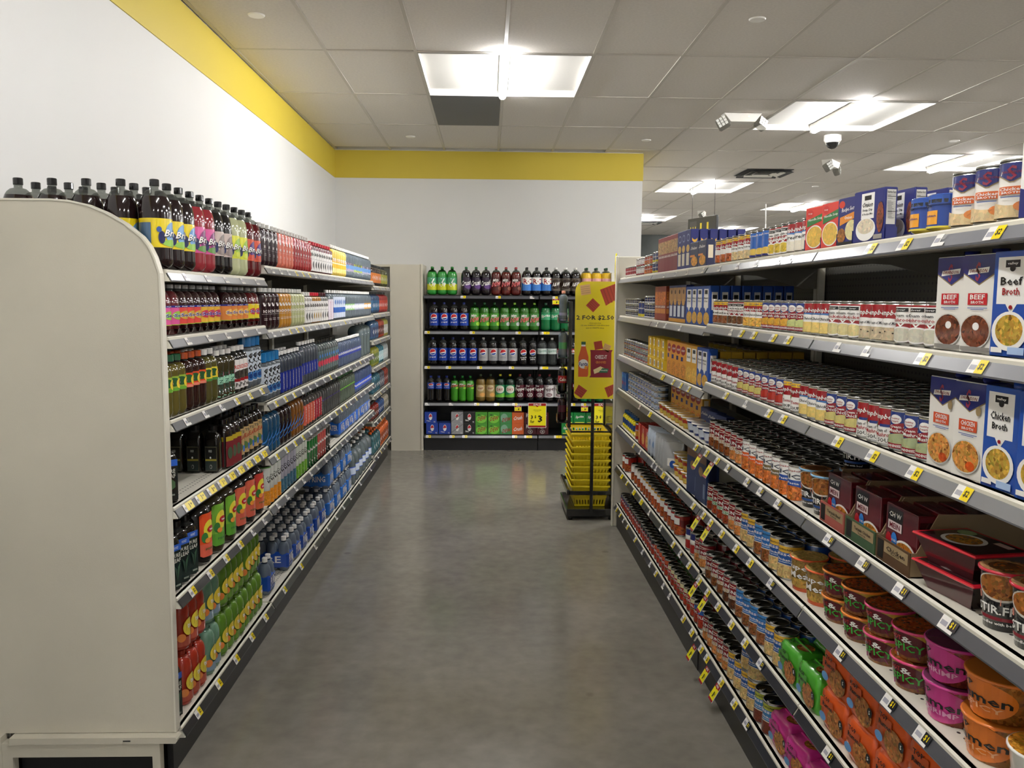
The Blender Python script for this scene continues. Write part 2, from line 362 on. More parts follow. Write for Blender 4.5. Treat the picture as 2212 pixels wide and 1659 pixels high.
# sprinkler covers, emergency lights, dome camera, vents, hanging sign, cable
disc = G().lathe([(0, -.008, W_, pr), (.045, -.008, W_, pr), (.05, -.002, W_, pr), (.05, 0, K_, pr), (.03, .004, K_, pr)], 24, sm=False).mesh('cover_plate', [WHITEE])
for x, y, wh in ((-1.38, 5.23, 'above the left shelves'), (1.59, 5.15, 'above the right shelves'), (1.65, 9.0, 'by the corner of the back wall'), (-.81, 8.97, 'left of the dark grey panel'), (4.83, 8.82, 'right of the dome camera'), (4.77, 12.4, 'beyond the far emergency light')):
    tag(obj('sprinkler_cover', disc, None, (x, y, CZ)), 'round white sprinkler cover in ceiling '+wh, 'sprinkler', 'sprinkler covers in the ceiling')
def emergency(x, y, rz, wh):
    t = thing('emergency_light', 'white two-headed emergency light on ceiling '+wh, 'light', (x, y, CZ), rz, 'emergency lights on the ceiling')
    obj('lamp_base', G().prism([(-.17, 0), (.17, 0), (.11, -.075), (-.11, -.075)], 'y', -.06, .06).mesh('lamp_base', [WHITEE]), t)
    for sx in (-1, 1):
        g = G(); g.box(-.055, .055, -.035, .035, -.05, .05, H('d8d8d4'), cl, e=.012)
        for i in range(3):
            for j in range(3): g.box(-.042+.03*i, -.018+.03*i, -.041, -.034, -.042+.03*j, -.018+.03*j, H('f4f4f0'), gl)
        o = obj('lamp_head', g, t, (sx*.17, -.02, -.085)); o.rotation_euler = (-.3, sx*.5, sx*.35)
    obj('indicator', G().lathe([(0, -.004, W_, pr), (.006, -.003, W_, pr), (.006, .002, W_, pr)], 10).mesh('indicator', [emis('indicator_glow', (1, .45, .25, 1), 3)]), t, (.05, -.062, -.03))
emergency(2.27, 7.72, 0, 'over the right shelves'); emergency(4.1, 10.2, .9, 'beyond the dome camera'); emergency(4.04, 16.1, 1.2, 'far beyond near the aisle number')
t = thing('dome_camera', 'white dome security camera with black bubble on ceiling', 'security camera', (3.47, 8.62, CZ))
obj('camera_base', G().lathe([(0, 0, W_, pr), (.085, 0, W_, pr), (.085, -.05, W_, pr), (.07, -.075, W_, pr), (0, -.075, W_, pr)], 24).mesh('camera_base', [WHITEE]), t)
obj('camera_dome', G().lathe([(.065, -.075, K_, lq)]+[(.062*math.cos(a), -.075-.062*math.sin(a), K_, lq) for a in (.3, .6, .9, 1.2)]+[(0, -.137, K_, lq)], 24), t)
for x, y, wh in ((3.59, 11.15, 'beyond the right shelves'), (3.4, 18.4, 'behind the corner of the back wall')):
    t = thing('ceiling_vent', 'square black air vent with stepped louvres '+wh, 'vent', (x, y, CZ), 0, 'air vents in the ceiling')
    g = G()
    obj('vent_box', G().box(-.3, .3, -.3, .3, -.006, .0).mesh('vent_box', [BLACK]), t)
    for q in (.27, .19, .11):
        g = G()
        for A, B_ in (((-q, -q), (q, -q)), ((q, -q), (q, q)), ((q, q), (-q, q)), ((-q, q), (-q, -q))):
            n_ = Vector((A[0]+B_[0], A[1]+B_[1], 0)).normalized()*.045
            g.face([(A[0], A[1], -.012), (B_[0], B_[1], -.012), (B_[0]+n_.x, B_[1]+n_.y, -.03), (A[0]+n_.x, A[1]+n_.y, -.03)], W_)
        obj('louvre', g.mesh('louvre', [WHITEE if q < .25 else GREYP]), t)
t = thing('hanging_sign', 'black hanging aisle sign with yellow 11, beyond the pasta boxes', 'sign', (3.03, 12.0, 2.60), -1.28)
obj('sign_board', G().box(-.38, .38, -.02, .02, -.3, .24, K_, e=.004), t)
g = G(); S = lambda u, v, o: (u*.38, -.021-o, -.3+.54*v); art(g, S, [('r', -.85, -.35, .1, .92, H('3a3a3c')), ('t', 'W', -.6, .5, .4, .55, YEL), ('t', '11', .2, .5, .6, .7, YEL)], False); obj('sign_lettering', g, t)
for s_ in (-.3, .3): obj('hanger_wire', G().tube((s_, 0, .24), (s_, 0, .74), .003, K_), t)
tag(obj('hanging_cable', G().tube((0, 0, 0), (.01, 0, -.35), .009, W_).tube((.01, 0, -.35), (-.02, 0, -.9), .012, W_, r2=.018)), 'thin white cable hanging from ceiling beyond the blue soup cans', 'cable').location = (4.8, 14.7, CZ)
# ================================================================ SHELVING
LIP = .036
def channel_tag(kind):
    g = G(); w_ = {'w': .05, 'y': .055, 'k': .06, 'Y': .085}[kind]
    S = lambda u, v, o: (u*w_/2, -o, v*.030)
    if kind == 'w': it = [('r', -1, .1, 0, 1, W_), ('r', .1, .9, 0, .3, W_), ('r', -.8, -.1, .3, .65, H('a9a9b4')), ('t', '$1', .5, .65, .4, .4, H('c9c9c9'))]
    elif kind == 'y': it = [('r', -1, 1, 0, 1, W_), ('r', -.85, -.1, .25, .6, H('a9a9b4')), ('r', .0, 1, .02, 1, YEL), ('t', random.choice(['65', '$2', '$1', '75']), .5, .5, .6, .5, K_)]
    elif kind == 'k': it = [('r', -1, .1, 0, 1, W_), ('r', -.85, -.1, .3, .65, H('a9a9b4')), ('r', .1, .8, .0, .25, W_), ('r', .1, 1, .25, 1, H('1f2124')), ('t', '$1', .5, .62, .5, .5, YEL)]
    else: it = [('r', -1, -.5, 0, 1, W_), ('r', -.9, -.6, .3, .6, H('a9a9b4')), ('r', -.5, 1, 0, 1, YEL), ('t', '3', .2, .5, .2, .6, K_), ('t', '00', .6, .6, .3, .3, K_)]
    art(g, S, it, False, gl, .0004); return g.mesh('price_tag')
TAGM = {k: channel_tag(k) for k in 'wykY'}
# A unit is built in its own frame: x along the run, front at y = 0 looking -y, shelves run back to +depth.
def shelf_part(unit, wd, z, depth, chan, tags, deck=False, lip=LIP, body=SHELF, dk=0.0, bracket=True):
    g = G(); b_ = .014
    # top sheet and folded front edge, white nose then sloped price channel
    g.box(0.002, wd-.002, .0, depth, z-.012, z, (1, 1, 1, 0), 0)
    g.prism([(0, z), (-.006, z-.004), (-.006, z-.012), (.012, z-.012), (.012, z)], 'x', 0.002, wd-.002, m=0)
    g.prism([(.0, z-.012), (.012, z-.012), (.012, z-lip-.004), (-.017, z-lip-.004)], 'x', 0.002, wd-.002, m=0)
    if not deck and bracket:
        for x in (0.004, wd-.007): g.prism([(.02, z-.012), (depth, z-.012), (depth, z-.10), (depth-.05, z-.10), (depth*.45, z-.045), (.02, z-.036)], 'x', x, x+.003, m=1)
    g.box(.004, wd-.004, .012, depth-.002, z-.0126, z-.0121, m=1)  # thin sheet below; on cream shelves its grey stands in for shade
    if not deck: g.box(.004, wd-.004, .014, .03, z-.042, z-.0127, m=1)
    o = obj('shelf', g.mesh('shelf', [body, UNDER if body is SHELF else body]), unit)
    if body is SHELF: pass
    c = G(); c.prism([(-.0065, z-.011), (-.004, z-.011), (-.0185, z-lip), (-.021, z-lip)], 'x', 0.006, wd-.006)
    c.prism([(-.0185, z-lip), (-.0218, z-lip), (-.0208, z-lip-.004), (-.0175, z-lip-.004)], 'x', 0.006, wd-.006)
    obj('price_channel', c.mesh('price_channel', [chan]), o)
    ang = math.atan2(.0145, lip-.011)
    for x, k in tags:
        if .03 < x < wd-.03:
            p = obj('price_tag', TAGM[k], o, (x, -.0212-.0006, z-lip+.001)); p.rotation_euler = (-ang, 0, 0)
    return o
def unit(name, label, loc, rz, wd, depth, top, levels, chans, tagsets, back=PEG, base=BLACK, shelfm=SHELF, kick=.05, group=None, deckz=.17, deckd=None, toph=None, uprm=CREAM, backs=None):
    t = thing(name, label, 'shelving', loc, rz, group)
    g = G(); g.box(.001, wd-.001, depth+.005, depth+.03, .02, top, m=0)
    o = obj('back_panel', g.mesh('back_panel', [back]), t)
    if backs:
        for z0, z1 in backs: obj('back_panel', G().box(.01, wd-.01, depth-.0, depth+.004, z0, z1).mesh('back_panel', [uprm]), t)
    for x in (.001, wd-.025):
        obj('upright', G().box(x, x+.024, depth-.03, depth+.0, .02, top, e=.003).mesh('upright', [uprm]), t)
    obj('kick_plate', G().box(.001, wd-.001, kick, kick+.02, 0, deckz-.05).mesh('kick_plate', [base]), t)
    for k, z in enumerate(levels):
        shelf_part(t, wd, z, depth-.03 if z > deckz+.02 else depth, chans[k], tagsets.get(k, []), deck=z <= deckz+.02, body=shelfm)
    return t
SL = 1.2192
# left run (faces +x); slight turn as measured
LROT = -.0054
L0 = Vector((-1.076, 2.855, 0))
def LP(s, d=0.0):   # point at distance s along the left run (towards the back wall), d behind the shelf front
    c, n = math.cos(PI/2+LROT), math.sin(PI/2+LROT)
    return Vector((L0.x+c*s-n*d, L0.y+n*s+c*d, 0))
LZ = [[1.768, 1.543, 1.260, .959, .640, .172], [1.828, 1.517, 1.168, .900, .652, .178], [1.785, 1.530, 1.285, 1.035, .78, .53, .205]]
RZ_ = [[1.830, 1.577, 1.323, 1.042, .762, .452, .168], [1.830, 1.563, 1.284, 1.037, .762, .466, .178]]
def even(n, k, a=.05, b=1.17): return [(a+(b-a)*(i+.5)/n, k) for i in range(n)]
def mixt(ks, a=.03, b=1.19): return [(a+(b-a)*(i+.5)/len(ks), k) for i, k in enumerate(ks)]
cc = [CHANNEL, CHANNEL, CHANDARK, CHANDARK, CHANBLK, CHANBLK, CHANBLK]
tsL = [{0: even(5, 'w'), 1: even(5, 'w'), 2: mixt('wwwyyy'), 3: even(9, 'Y'), 4: mixt('yyyyww'), 5: mixt('yyyyy')},
       {0: mixt('wwwyyyw'), 1: mixt('wwyyyww'), 2: mixt('yyywww'), 3: mixt('yyyyww'), 4: mixt('wwwwww'), 5: mixt('yyw')},
       {0: mixt('wwwwww'), 1: mixt('wywwyw'), 2: mixt('wywwww'), 3: mixt('wwyyyw'), 4: mixt('wwwwww'), 5: mixt('wwww')},
       {0: mixt('wwww'), 1: mixt('wwww'), 2: mixt('wywww'), 3: mixt('ywwww'), 4: mixt('wwww'), 5: mixt('ww')},
       {k: mixt('wywyw') for k in range(7)}]
for k in range(5):
    p = LP(SL*k); lv = LZ[0 if k == 0 else 1 if k < 4 else 2]
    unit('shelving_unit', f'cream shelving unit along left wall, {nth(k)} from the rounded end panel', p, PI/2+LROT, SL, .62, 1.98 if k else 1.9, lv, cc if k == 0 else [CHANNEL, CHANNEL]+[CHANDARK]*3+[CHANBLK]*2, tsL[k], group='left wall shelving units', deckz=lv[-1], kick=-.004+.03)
# right run (faces -x)
R0X = .957
def RP(y, d=0.0): return Vector((R0X+d, y, 0))
tpR = {k: v for k, v in enumerate([
    [(1965, 'y'), (2045, 'w'), (2165, 'y'), (1890, 'y'), (1715, 'w'), (1690, 'w'), (1600, 'w'), (1560, 'w'), (1640, 'w'), (1525, 'w'), (1490, 'w'), (1465, 'w'), (1440, 'w')],
    [(1478, 'w'), (1445, 'w'), (1427, 'w'), (1590, 'w'), (1527, 'y'), (1612, 'y'), (1640, 'y'), (1683, 'y'), (1717, 'y'), (1775, 'y'), (1830, 'w'), (1895, 'w'), (2020, 'y'), (2145, 'y')],
    [(1500, 'y'), (1482, 'y'), (1465, 'y'), (1441, 'Y'), (1411, 'Y'), (1582, 'y'), (1628, 'w'), (1680, 'y'), (1712, 'y'), (1770, 'y'), (1838, 'y'), (1918, 'y'), (2015, 'y'), (2130, 'y')],
    [(1470, 'w'), (1415, 'Y'), (1392, 'w'), (1520, 'y'), (1543, 'y'), (1567, 'y'), (1592, 'k'), (1637, 'k'), (1668, 'k'), (1709, 'k'), (1763, 'k'), (1828, 'k'), (1909, 'k'), (1999, 'k'), (2115, 'k')],
    [(1380, 'y'), (1395, 'w'), (1412, 'w'), (1424, 'w'), (1432, 'w'), (1448, 'Y'), (1460, 'w'), (1482, 'y'), (1518, 'y'), (1540, 'y'), (1557, 'y'), (1583, 'y'), (1617, 'y'), (1650, 'y'), (1700, 'k'), (1767, 'k'), (1867, 'k'), (1987, 'k'), (2070, 'k')],
    [(1355, 'Y'), (1367, 'y'), (1383, 'Y'), (1400, 'Y'), (1412, 'Y'), (1419, 'w'), (1446, 'w'), (1475, 'y'), (1492, 'k'), (1512, 'y'), (1535, 'y'), (1555, 'y'), (1580, 'y'), (1612, 'y'), (1645, 'y'), (1683, 'k'), (1769, 'k'), (1850, 'k')],
    [(1345, 'y'), (1353, 'y'), (1361, 'w'), (1370, 'y'), (1388, 'y'), (1406, 'w'), (1424, 'w'), (1437, 'y'), (1455, 'w'), (1470, 'w'), (1503, 'y'), (1523, 'y'), (1533, 'y'), (1544, 'y'), (1558, 'y'), (1593, 'y'), (1625, 'y'), (1656, 'k')]])}
for k, (y1, far) in enumerate(((2.44-SL, 0), (2.44, 0), (2.44+SL, 1), (2.44+2*SL, 1))):
    # unit's own x runs from its far end (y1 + SL) towards the camera
    lv = RZ_[far]; ts = {}
    for j in range(7):
        ts[j] = [(y1+SL-1742/(px-1054), kd) for px, kd in tpR[j] if y1+.03 < 1742/(px-1054) < y1+SL-.03]
    unit('shelving_unit', f'grey-backed shelving unit of canned food on the right, {nth(k)} from the camera', (R0X+(.0 if k > 1 else .003), y1+SL, 0), -PI/2, SL, .50, 1.845, lv,
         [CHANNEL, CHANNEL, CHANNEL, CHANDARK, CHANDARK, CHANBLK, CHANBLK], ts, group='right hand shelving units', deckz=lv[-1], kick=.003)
# closing panel at the far end of the right run
yE = 2.44+3*SL
t = thing('end_panel', 'tall cream end panel closing the right shelves by the baskets', 'panel', (0, yE, 0))
obj('panel_board', G().box(.935, 1.47, .002, .03, .0, 1.985, e=.004).mesh('panel_board', [CREAM]), t)
obj('edge_trim', G().box(.922, .937, -.004, .036, .0, 1.99, e=.004).mesh('edge_trim', [CREAM]), t)
# rounded end panel of the left run
t = thing('end_panel', 'large beige end panel with rounded top corner, left foreground', 'panel', (0, 2.83, 0))
pts = [(-1.725, .172), (-1.078, .172), (-1.078, 1.69), (-1.080, 1.752), (-1.095, 1.805), (-1.112, 1.842), (-1.135, 1.872), (-1.187, 1.914), (-1.246, 1.948), (-1.305, 1.972), (-1.361, 1.984), (-1.42, 1.988), (-1.725, 1.988)]
obj('panel_board', G().prism(pts, 'y', -.008, .022).mesh('panel_board', [PANEL]), t)
ed = [(p[0], p[1]) for p in pts[1:]]; g = G()
for p, q in zip(ed[:-1], ed[1:]):
    p, q = Vector(p), Vector(q); d = (q-p).normalized(); n_ = Vector((d.y, -d.x))
    g.prism([tuple(p-n_*.003), tuple(q-n_*.003), tuple(q+n_*.003), tuple(p+n_*.003)], 'y', -.011, .024)
obj('edge_trim', g.mesh('edge_trim', [CREAM]), t)
t = thing('base_cover', 'beige metal base frame with slot under the rounded end panel', 'shelving base', (0, 2.80, 0))
obj('base_rail', G().prism([(-1.63, .170), (-1.068, .170), (-1.062, .163), (-1.062, .156), (-1.068, .148), (-1.63, .148)], 'y', -.012, .03).mesh('base_rail', [PANEL]), t)
obj('rail_slot', G().box(-1.245, -1.22, -.0135, -.012, .157, .1605).mesh('rail_slot', [BLACK]), t)
obj('base_plate', G().box(-1.66, -1.125, -.004, .03, .098, .148).box(-1.151, -1.125, -.004, .03, 0, .098).box(-1.66, -1.625, -.004, .03, 0, .098).mesh('base_plate', [PANEL]), t)
obj('base_plate', G().box(-1.73, -1.66, -.006, .03, 0, .172).mesh('base_plate', [PANEL]), t)
obj('toe_kick', G().box(-1.625, -1.151, .05, .058, 0, .098).mesh('toe_kick', [BLACK]), t)
# beige corner casing between left run and back run
t = thing('corner_casing', 'tall plain beige casing in the corner beside the soda shelves', 'panel', (0, 0, 0))
obj('casing_front', G().box(-1.06, -.735, 9.20, 9.22, 0, 2.035).mesh('casing_front', [PANEL]), t)
obj('casing_side', G().box(-.733, -.708, 9.195, 9.76, 0, 2.04, e=.003).mesh('casing_side', [PANEL]), t)
obj('casing_top', G().box(-1.70, -.735, 9.22, 9.76, 2.01, 2.035).mesh('casing_top', [PANEL]), t)
# back run: black soda shelves
BZ = [1.712, 1.326, .944, .540, .180]
bt = [{0: [(.03, 'y'), (.43, 'y'), (.81, 'y'), (1.18, 'w')], 1: [(.04, 'y'), (.53, 'y'), (1.03, 'y')], 2: [(.04, 'y'), (.27, 'y'), (.61, 'y'), (.96, 'y')], 3: [(.04, 'w'), (.3, 'w'), (.58, 'y'), (.8, 'y'), (1.0, 'y')], 4: [(.05, 'y'), (.31, 'y'), (.45, 'y'), (1.0, 'y'), (1.15, 'Y')]},
      {0: [(.17, 'y'), (.5, 'y')], 1: [(.07, 'Y'), (.5, 'y')], 2: [(.06, 'Y'), (.27, 'Y')], 3: [(.38, 'y'), (.5, 'y')], 4: [(.22, 'Y'), (.4, 'w')]}]
for k, (x0, wd) in enumerate(((-.70, 1.255), (.56, .78))):
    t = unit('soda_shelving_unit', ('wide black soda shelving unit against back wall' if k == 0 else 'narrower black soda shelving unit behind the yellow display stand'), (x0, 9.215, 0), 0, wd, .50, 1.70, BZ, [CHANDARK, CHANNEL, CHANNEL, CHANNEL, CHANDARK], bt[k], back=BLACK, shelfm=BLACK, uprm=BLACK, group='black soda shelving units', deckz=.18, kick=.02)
    obj('top_panel', G().box(0, wd, .505, .53, 1.70, 1.965).mesh('top_panel', [PANEL]), t)
tag(obj('end_panel', G().box(1.34, 1.37, 9.20, 9.76, 0, 1.965, e=.003).mesh('end_panel', [CREAM])), 'cream end panel of the soda shelves behind the basket stand', 'panel')
# ================================================================ PRODUCTS (front looks -y, base at z = 0)
def P(name, cat, root, parts, wd, dp, ht): return dict(name=name, cat=cat, root=root, parts=parts, w=wd, d=dp, h=ht)
LIDG = {}
def lid_mesh(R, col, pull):
    k = (R, col, pull)
    if k not in LIDG:
        g = G().lathe([(R, -.003, TIN, mt), (R+.0012, -.001, TIN, mt), (R+.0008, .0015, TIN, mt), (R-.0015, .0015, TIN, mt), (R-.003, -.004, col, mt), (R*.62, -.0035, col, mt), (R*.58, -.0045, col, mt), (0, -.0045, col, mt)], 24)
        if pull:
            g.tube((0, -R*.1, -.002), (0, -R*.55, -.0015), .0035, TIN, mt, 6); g.lathe([(.009, -.003, TIN, mt), (.009, .0, TIN, mt), (0, .0005, TIN, mt)], 10, cy=-R*.62)
        LIDG[k] = g.mesh('lid')
    return LIDG[k]
LIDC = H('bdbdb8'); LIDK = H('4e4f4c')
def can(name, R, h, items, base, lid=LIDC, pull=False, tin=H('a8a8a6')):
    g = G().lathe([(0, 0, tin, mt), (R-.002, 0, tin, mt), (R+.001, .001, tin, mt), (R+.0008, .004, tin, mt), (R-.0005, .006, tin, mt), (R-.0005, h-.006, tin, mt), (R-.004, h-.0035, tin, mt), (R, h-.002, tin, mt)], 24)
    lb = G(); z0, hh = .007, h-.015
    lb.lathe([(R+.0002, z0, base, gl), (R+.0002, z0+hh, base, gl)], 24)
    art(lb, S_cyl(R+.0003, z0, hh), items, m=gl)
    p = P(name, 'can', g.mesh(name), [('lid', lid_mesh(R, lid, pull), (0, 0, h-.0015)), ('paper_label', lb.mesh('paper_label'), (0, 0, 0))], 2*R+.0026, 2*R+.0026, h)
    # one-mesh version for the rows behind
    f = G().lathe([(R, 0, tin, mt), (R, .006, tin, mt), (R, h-.008, base, gl), (R-.003, h-.004, tin, mt), (R+.0005, h-.001, TIN, mt), (R+.0005, h+.0, TIN, mt), (R-.0015, h, TIN, mt), (R-.003, h-.0055, lid, mt), (R*.6, h-.005, lid, mt), (0, h-.0055, lid, mt)], 20)
    if pull: f.tube((0, -R*.1, h-.0035), (0, -R*.6, h-.003), .004, TIN, mt, 6)
    p['plain'] = f.mesh(name); return p
BR = H('7b1d24'); CRM = H('efe8d4')
def bell(kind):   # red over white script can
    top = [('r', -1.3, 1.3, .52, 1, RED), ('t', "Campbell's", .06, .76, 1.5, .2, W_, .06)]
    if kind == 'yel': top = [('r', -1.3, 1.3, .5, 1, RED), ('r', -1.3, 1.3, .86, 1, H('f3c22b')), ('t', 'EASY OPEN', .2, .93, .9, .06, H('2c3f86')), ('t', "Campbell's", .06, .7, 1.5, .18, W_, .06)]
    return top
def soup(kind):
    it = bell('yel' if kind in ('beefy', 'noodle', 'tomatoy', 'brown', 'stars') else '')
    if kind in ('tomato', 'tomatoy'): it += [('r', -1.3, 1.3, 0, .5, W_), ('e', -.3, .5, .12, .07, H('7d7a45')), ('t', 'Tomato', .25, .3, .9, .12, RED), ('t', 'SOUP', .1, .1, .6, .12, K_)]
    elif kind == 'mushroomw': it += [('r', -1.3, 1.3, 0, .5, W_), ('r', -.1, .8, .48, .56, H('26397f')), ('e', -.35, .5, .12, .08, H('6d7452')), ('t', 'Cream of', .0, .38, .6, .09, K_), ('t', 'Mushroom', .2, .26, .95, .12, RED), ('t', 'SOUP', .2, .1, .7, .12, K_)]
    elif kind in ('beefy', 'noodle', 'chicken', 'white', 'cream', 'brown', 'stars'):
        c = {'beefy': ('b4653a', .9), 'noodle': ('e8c468', .9), 'chicken': ('e7cf7d', .25), 'white': ('ece6d6', .1), 'cream': ('c9bda4', .35), 'brown': ('8a5a40', 1), 'stars': ('d9c9a2', .5)}[kind]
        w_ = {'beefy': '', 'noodle': 'Chicken', 'chicken': 'Chicken', 'white': 'cream', 'cream': 'Cream of Mushroom', 'brown': 'Beef', 'stars': 'soup'}[kind]
        it += [('w', -1.3, 1.3, lambda u: .0, lambda u: .62-.12*u*u, W_), ('r', -1.3, 1.3, 0, .36, H(c[0], c[1]))]
        if kind == 'white' or kind == 'chicken': it.insert(2, ('r', -1.3, 1.3, .6, .68, H('4a74ab')))
        if w_: it.append(('t', w_, .25, .48, 1.1, .09, H('3c3c3c'), .04))
        if kind == 'cream': it += [('e', u, v, .05, .02, H('3a2f26')) for u, v in ((-.1, .25), (.3, .2), (.6, .28), (.75, .12))]
    return can('condensed_soup_can', .0318, .1015, it, RED if kind != 'x' else W_)
def bluesoup(col, tex, word):
    it = [('r', -1.3, 1.3, .62, 1, H('23397f')), ('w', -1.3, 1.3, lambda u: .4, lambda u: .66+.05*math.sin(u*3), H('96202b')), ('e', .05, .8, .3, .13, W_), ('t', 'healthy', .05, .82, .42, .06, RED), ('t', 'heart', .05, .75, .35, .06, RED),
          ('t', word[0], .2, .6, .8, .08, W_), ('t', word[1], .3, .49, 1.1, .1, W_), ('w', -1.3, 1.3, lambda u: .13, lambda u: .42-.14*abs(u-.2), H(col, tex)), ('e', .35, .3, .5, .12, H(col, tex*.4)), ('r', -1.3, 1.3, 0, .13, H('96202b')), ('t', 'CONDENSED SOUP', .2, .065, 1.2, .07, W_)]
    return can('condensed_soup_can', .0318, .1015, it, H('23397f'))
def clover(col, word, tex=.5, dark=False):
    it = [('r', -.75, .65, .5, .95, W_), ('poly', [(-.2, .5), (.2, .5), (.0, .4)], W_), ('r', -.45, .35, .82, .92, K_), ('t', 'clover', -.05, .87, .55, .05, W_), ('t', word[0], 0, .72, .9, .08, K_), ('t', word[1], 0, .6, 1.2, .1, RED), ('e', .05, .2, .7, .22, W_), ('e', .05, .2, .6, .18, H(col, tex)), ('t', '2', -.5, .36, .12, .07, H('2f7a3a'))]
    return can('condensed_soup_can', .0318, .1015, it, RED)
def chunky(kind):
    base = H('7e1a22'); c = {'brown': H('7a4a2a', 1), 'green': H('93402c', 1), 'tan': H('c98d5a', .9), 'dark': H('54301f', .8)}[kind]
    it = [('w', -.9, 1.0, lambda u: .5, lambda u: .93-.1*max(0, u), H('efe3d0')), ('w', -.86, .96, lambda u: .52, lambda u: .905-.1*max(0, u), base), ('t', "Campbell's", -.05, .83, .9, .06, W_), ('t', 'CHUNKY', .05, .65, 1.5, .15, W_),
          ('r', -.6, .8, .36, .5, H('3f8a55') if kind == 'green' else H('a9865c')), ('t', 'HEALTHY', .1, .46, 1, .06, W_), ('t', 'REQUEST', .1, .39, 1, .06, W_), ('e', .1, .18, .75, .19, c)]
    return can('chunky_soup_can', .0386, .113, it, base, H('6f6f6c'), True)
def hoops(col, word='RICS'):
    it = [('t', "Campbell's", .1, .9, 1.0, .07, RED, .05), ('t', word, .1, .72, 1.5, .15, H('26344f')), ('r', -.4, .6, .38, .6, col), ('t', 'Pasta', .1, .5, .7, .07, W_), ('e', .1, .17, .9, .24, H('c9783c', .9)), ('r', .95, 1.6, 0, 1, RED)]
    return can('pasta_can', .0388, .113, it, W_, LIDK, True)
def prog(kind):
    c = {'blue': (H('3a7fc0'), H('24539c')), 'yel': (H('e0b23a'), H('24539c')), 'grn': (H('a9b13f'), H('3c77ab'))}[kind]
    f = {'blue': H('8a5a3a', 1), 'yel': H('cdb98a', .7), 'grn': H('6d2f22', .4)}[kind]
    it = [('r', -1.4, 1.5, .78, 1, c[0]), ('r', -1.4, 1.5, .35, .8, c[1] if kind != 'blue' else H('2c6ab2')), ('t', 'TRADITIONAL', .1, .9, 1.1, .06, K_), ('poly', [(-.6, .68), (.8, .68), (.75, .8), (-.6, .8)], H('15171c')), ('t', 'RESSO', .1, .74, 1.1, .08, W_), ('t', 'Chicken', .1, .58, .8, .07, W_), ('t', 'Vegetable', .1, .5, .9, .07, H('bcd3ea')), ('w', -1.2, 1.2, lambda u: 0, lambda u: .44*math.sqrt(max(0, 1-((u-.1)/1.3)**2)), H('d9cbb0')), ('w', -1.1, 1.1, lambda u: 0, lambda u: .41*math.sqrt(max(0, 1-((u-.1)/1.2)**2)), f)]
    return can('vegetable_soup_can', .0405, .120, it, H('24539c'), LIDK, True)
def tuna(base, stripe, name='tuna_can', R=.042, h=.036):
    return can(name, R, h, [('r', -1.6, 1.6, .62, .9, stripe), ('t', 'TUNA', 0, .35, .9, .4, W_), ('e', .8, .4, .25, .3, stripe)], base, LIDC, False)
def midcan(name, base, bands, R=.037, h=.085, tex=None):
    it = [('r', -1.6, 1.6, a, b, c) for a, b, c in bands]
    if tex: it.append(('e', .1, .25, .7, .24, tex))
    it.append(('t', 'BRAND'[:0] or 'choice', .1, .62, 1.1, .14, W_))
    return can(name, R, h, it, base, LIDK, True)
# ---- boxes
def carton(name, w_, d, h, col, front=(), side=(), top=None, flaps=True, cat='box', m=pr, lside=None):
    g = G().box(-w_/2, w_/2, -d/2, d/2, 0, h, col, m, e=.0015)
    art(g, S_front(w_-.003, d, .0015, h-.003), list(front), False, m, .0002)
    if side:
        art(g, S_right(w_, d-.003, .0015, h-.003), list(side), False, m, .0002); art(g, S_left(w_, d-.003, .0015, h-.003), list(lside or side), False, m, .0002)
    parts = []
    if flaps:
        f = G().box(-w_/2+.002, w_/2-.002, -d/2+.002, -.0005, h, h+.0008, top or col, m).box(-w_/2+.002, w_/2-.002, .0005, d/2-.002, h, h+.0008, top or col, m)
        parts = [('top_flap', f.mesh('top_flap'), (0, 0, 0))]
    return P(name, cat, g.mesh(name), parts, w_, d, h)
NAVY = H('232a72'); BLUE = H('2450a8')
def nutrition(u0=-.75, u1=.75, v0=.1, v1=.95, bg=H('d9d7d2')):
    it = [('r', u0, u1, v0, v1, bg), ('t', 'Nutrition Facts', (u0+u1)/2, v1-.05, (u1-u0)*.9, .05, K_)]
    v = v1-.1
    for k in range(14):
        if v < v0+.04: break
        th = .012 if k in (1, 9) else .003
        it.append(('r', u0+.06, u1-.06, v-th, v, K_)); v -= .03 if k not in (1, 2) else .055
        it.append(('r', u0+.06, u0+.06+(u1-u0)*random.uniform(.35, .7), v+.01, v+.018, H('6b6b6b')))
    return it
